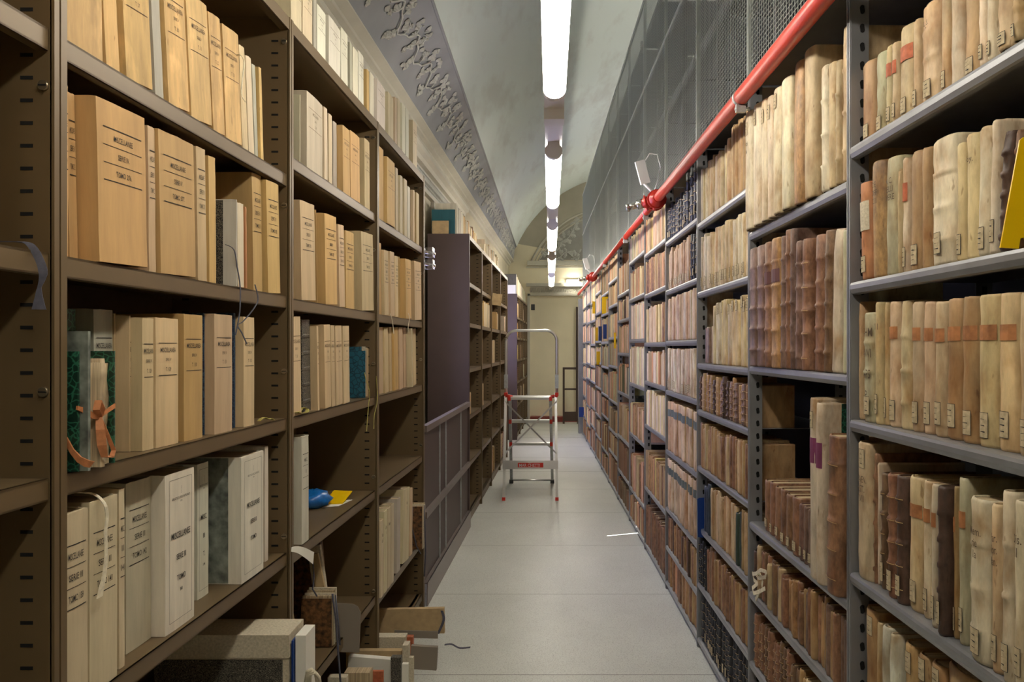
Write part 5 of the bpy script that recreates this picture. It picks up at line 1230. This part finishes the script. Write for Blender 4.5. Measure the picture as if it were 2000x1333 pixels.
# folders on the bottom shelf, jutting into the aisle
def fol(a, b, top, yy, th, mt, label, lean=0, z0=.088, nm='card_folder'):
    x0, _, zt = at(a, top, yy); x1 = at(b, top, yy)[0]
    return slab(nm, x0, x1, yy, th, z0, zt, mt, label, lean)
fol(741, 868, 1192, 3.60, .025, 'tan_card', 'large tan card folder jutting from the bottom shelf onto the aisle', -.02)
fol(770, 855, 1235, 3.55, .008, 'grey_card', 'grey brown sheet in front of the large tan folder', .03)
fol(697, 792, 1246, 3.24, .05, 'label_paper', 'long pale card box on the bottom shelf pile')
fol(793, 806, 1246, 3.27, .03, 'red_title', 'narrow rusty folder end beside the long pale box')
fol(800, 852, 1266, 3.20, .02, 'grey_card', 'brown card folder jutting out beside the pile of papers', .06)
fol(676, 784, 1273, 3.14, .03, 'tan_card', 'brown topped folder before the long pale box', .0)
fol(786, 797, 1262, 3.12, .05, 'label_paper', 'cream folder edge beside the brown topped folder')
fol(676, 760, 1290, 3.03, .03, 'white_paper', 'whitish folder at an angle in the bottom pile', .08)
fol(763, 783, 1286, 2.98, .03, 'marbled_black', 'narrow black marbled folder in the bottom pile')
fol(785, 797, 1299, 2.94, .02, 'white_paper', 'narrow white folder beside the black marbled one')
fol(798, 807, 1286, 2.97, .02, 'label_paper', 'slim cream folder at the outer end of the bottom pile')
fol(672, 722, 1316, 2.80, .05, 'pages', 'torn bundle of browned papers in the bottom pile')
fol(724, 748, 1313, 2.86, .015, 'red_title', 'orange marked card in the bottom pile')
fol(640, 676, 1325, 2.66, .03, 'label_paper', 'pale paper bundle nearest in the bottom pile')
# blue bag, yellow envelope, white paper
R = random.Random(4)
def blob(name, c, rx, ry, rz_, mat, label, cat, seed):
    R = random.Random(seed); m = MB(); m.smooth = True; nu, nv = 14, 8; o = 0
    for i in range(nv + 1):
        th_ = math.pi * i / nv
        for j in range(nu):
            ph = 2 * math.pi * j / nu; k = 1 + R.uniform(-.16, .16)
            m.v.append((c[0] + rx * k * math.sin(th_) * math.cos(ph), c[1] + ry * k * math.sin(th_) * math.sin(ph), max(c[2] - rz_ * .8, c[2] + rz_ * k * math.cos(th_))))
    for i in range(nv):
        for j in range(nu): a = i * nu + j; b = i * nu + (j + 1) % nu; m.face([a, a + nu, b + nu, b])
    o = m.build(name, mat); tag(o, label, cat)
c_ = at(622, 972, 2.86); blob('plastic_bag', (c_[0] - .02, 2.86, .858), .065, .06, .034, 'blue_bag', 'crumpled blue plastic bag on the fifth shelf, second brown bay', 'bag', 3)
m = MB(); m.box8([(-.84, 2.88, .833), (-.77, 2.90, .833), (-.765, 3.02, .855), (-.83, 3.0, .862), (-.84, 2.88, .836), (-.77, 2.90, .836), (-.765, 3.02, .858), (-.83, 3.0, .865)]); o = m.build('yellow_envelope', 'yellow_plastic'); tag(o, 'bright yellow envelope lying beside the blue bag', 'envelope')
m = MB(); m.box8([(-.83, 2.84, .831), (-.775, 2.86, .831), (-.755, 2.98, .831), (-.80, 2.97, .831), (-.83, 2.84, .8325), (-.775, 2.86, .8325), (-.755, 2.98, .8325), (-.80, 2.97, .8325)]); o = m.build('paper_sheet', 'white_paper'); tag(o, 'folded white paper under the yellow envelope', 'paper')
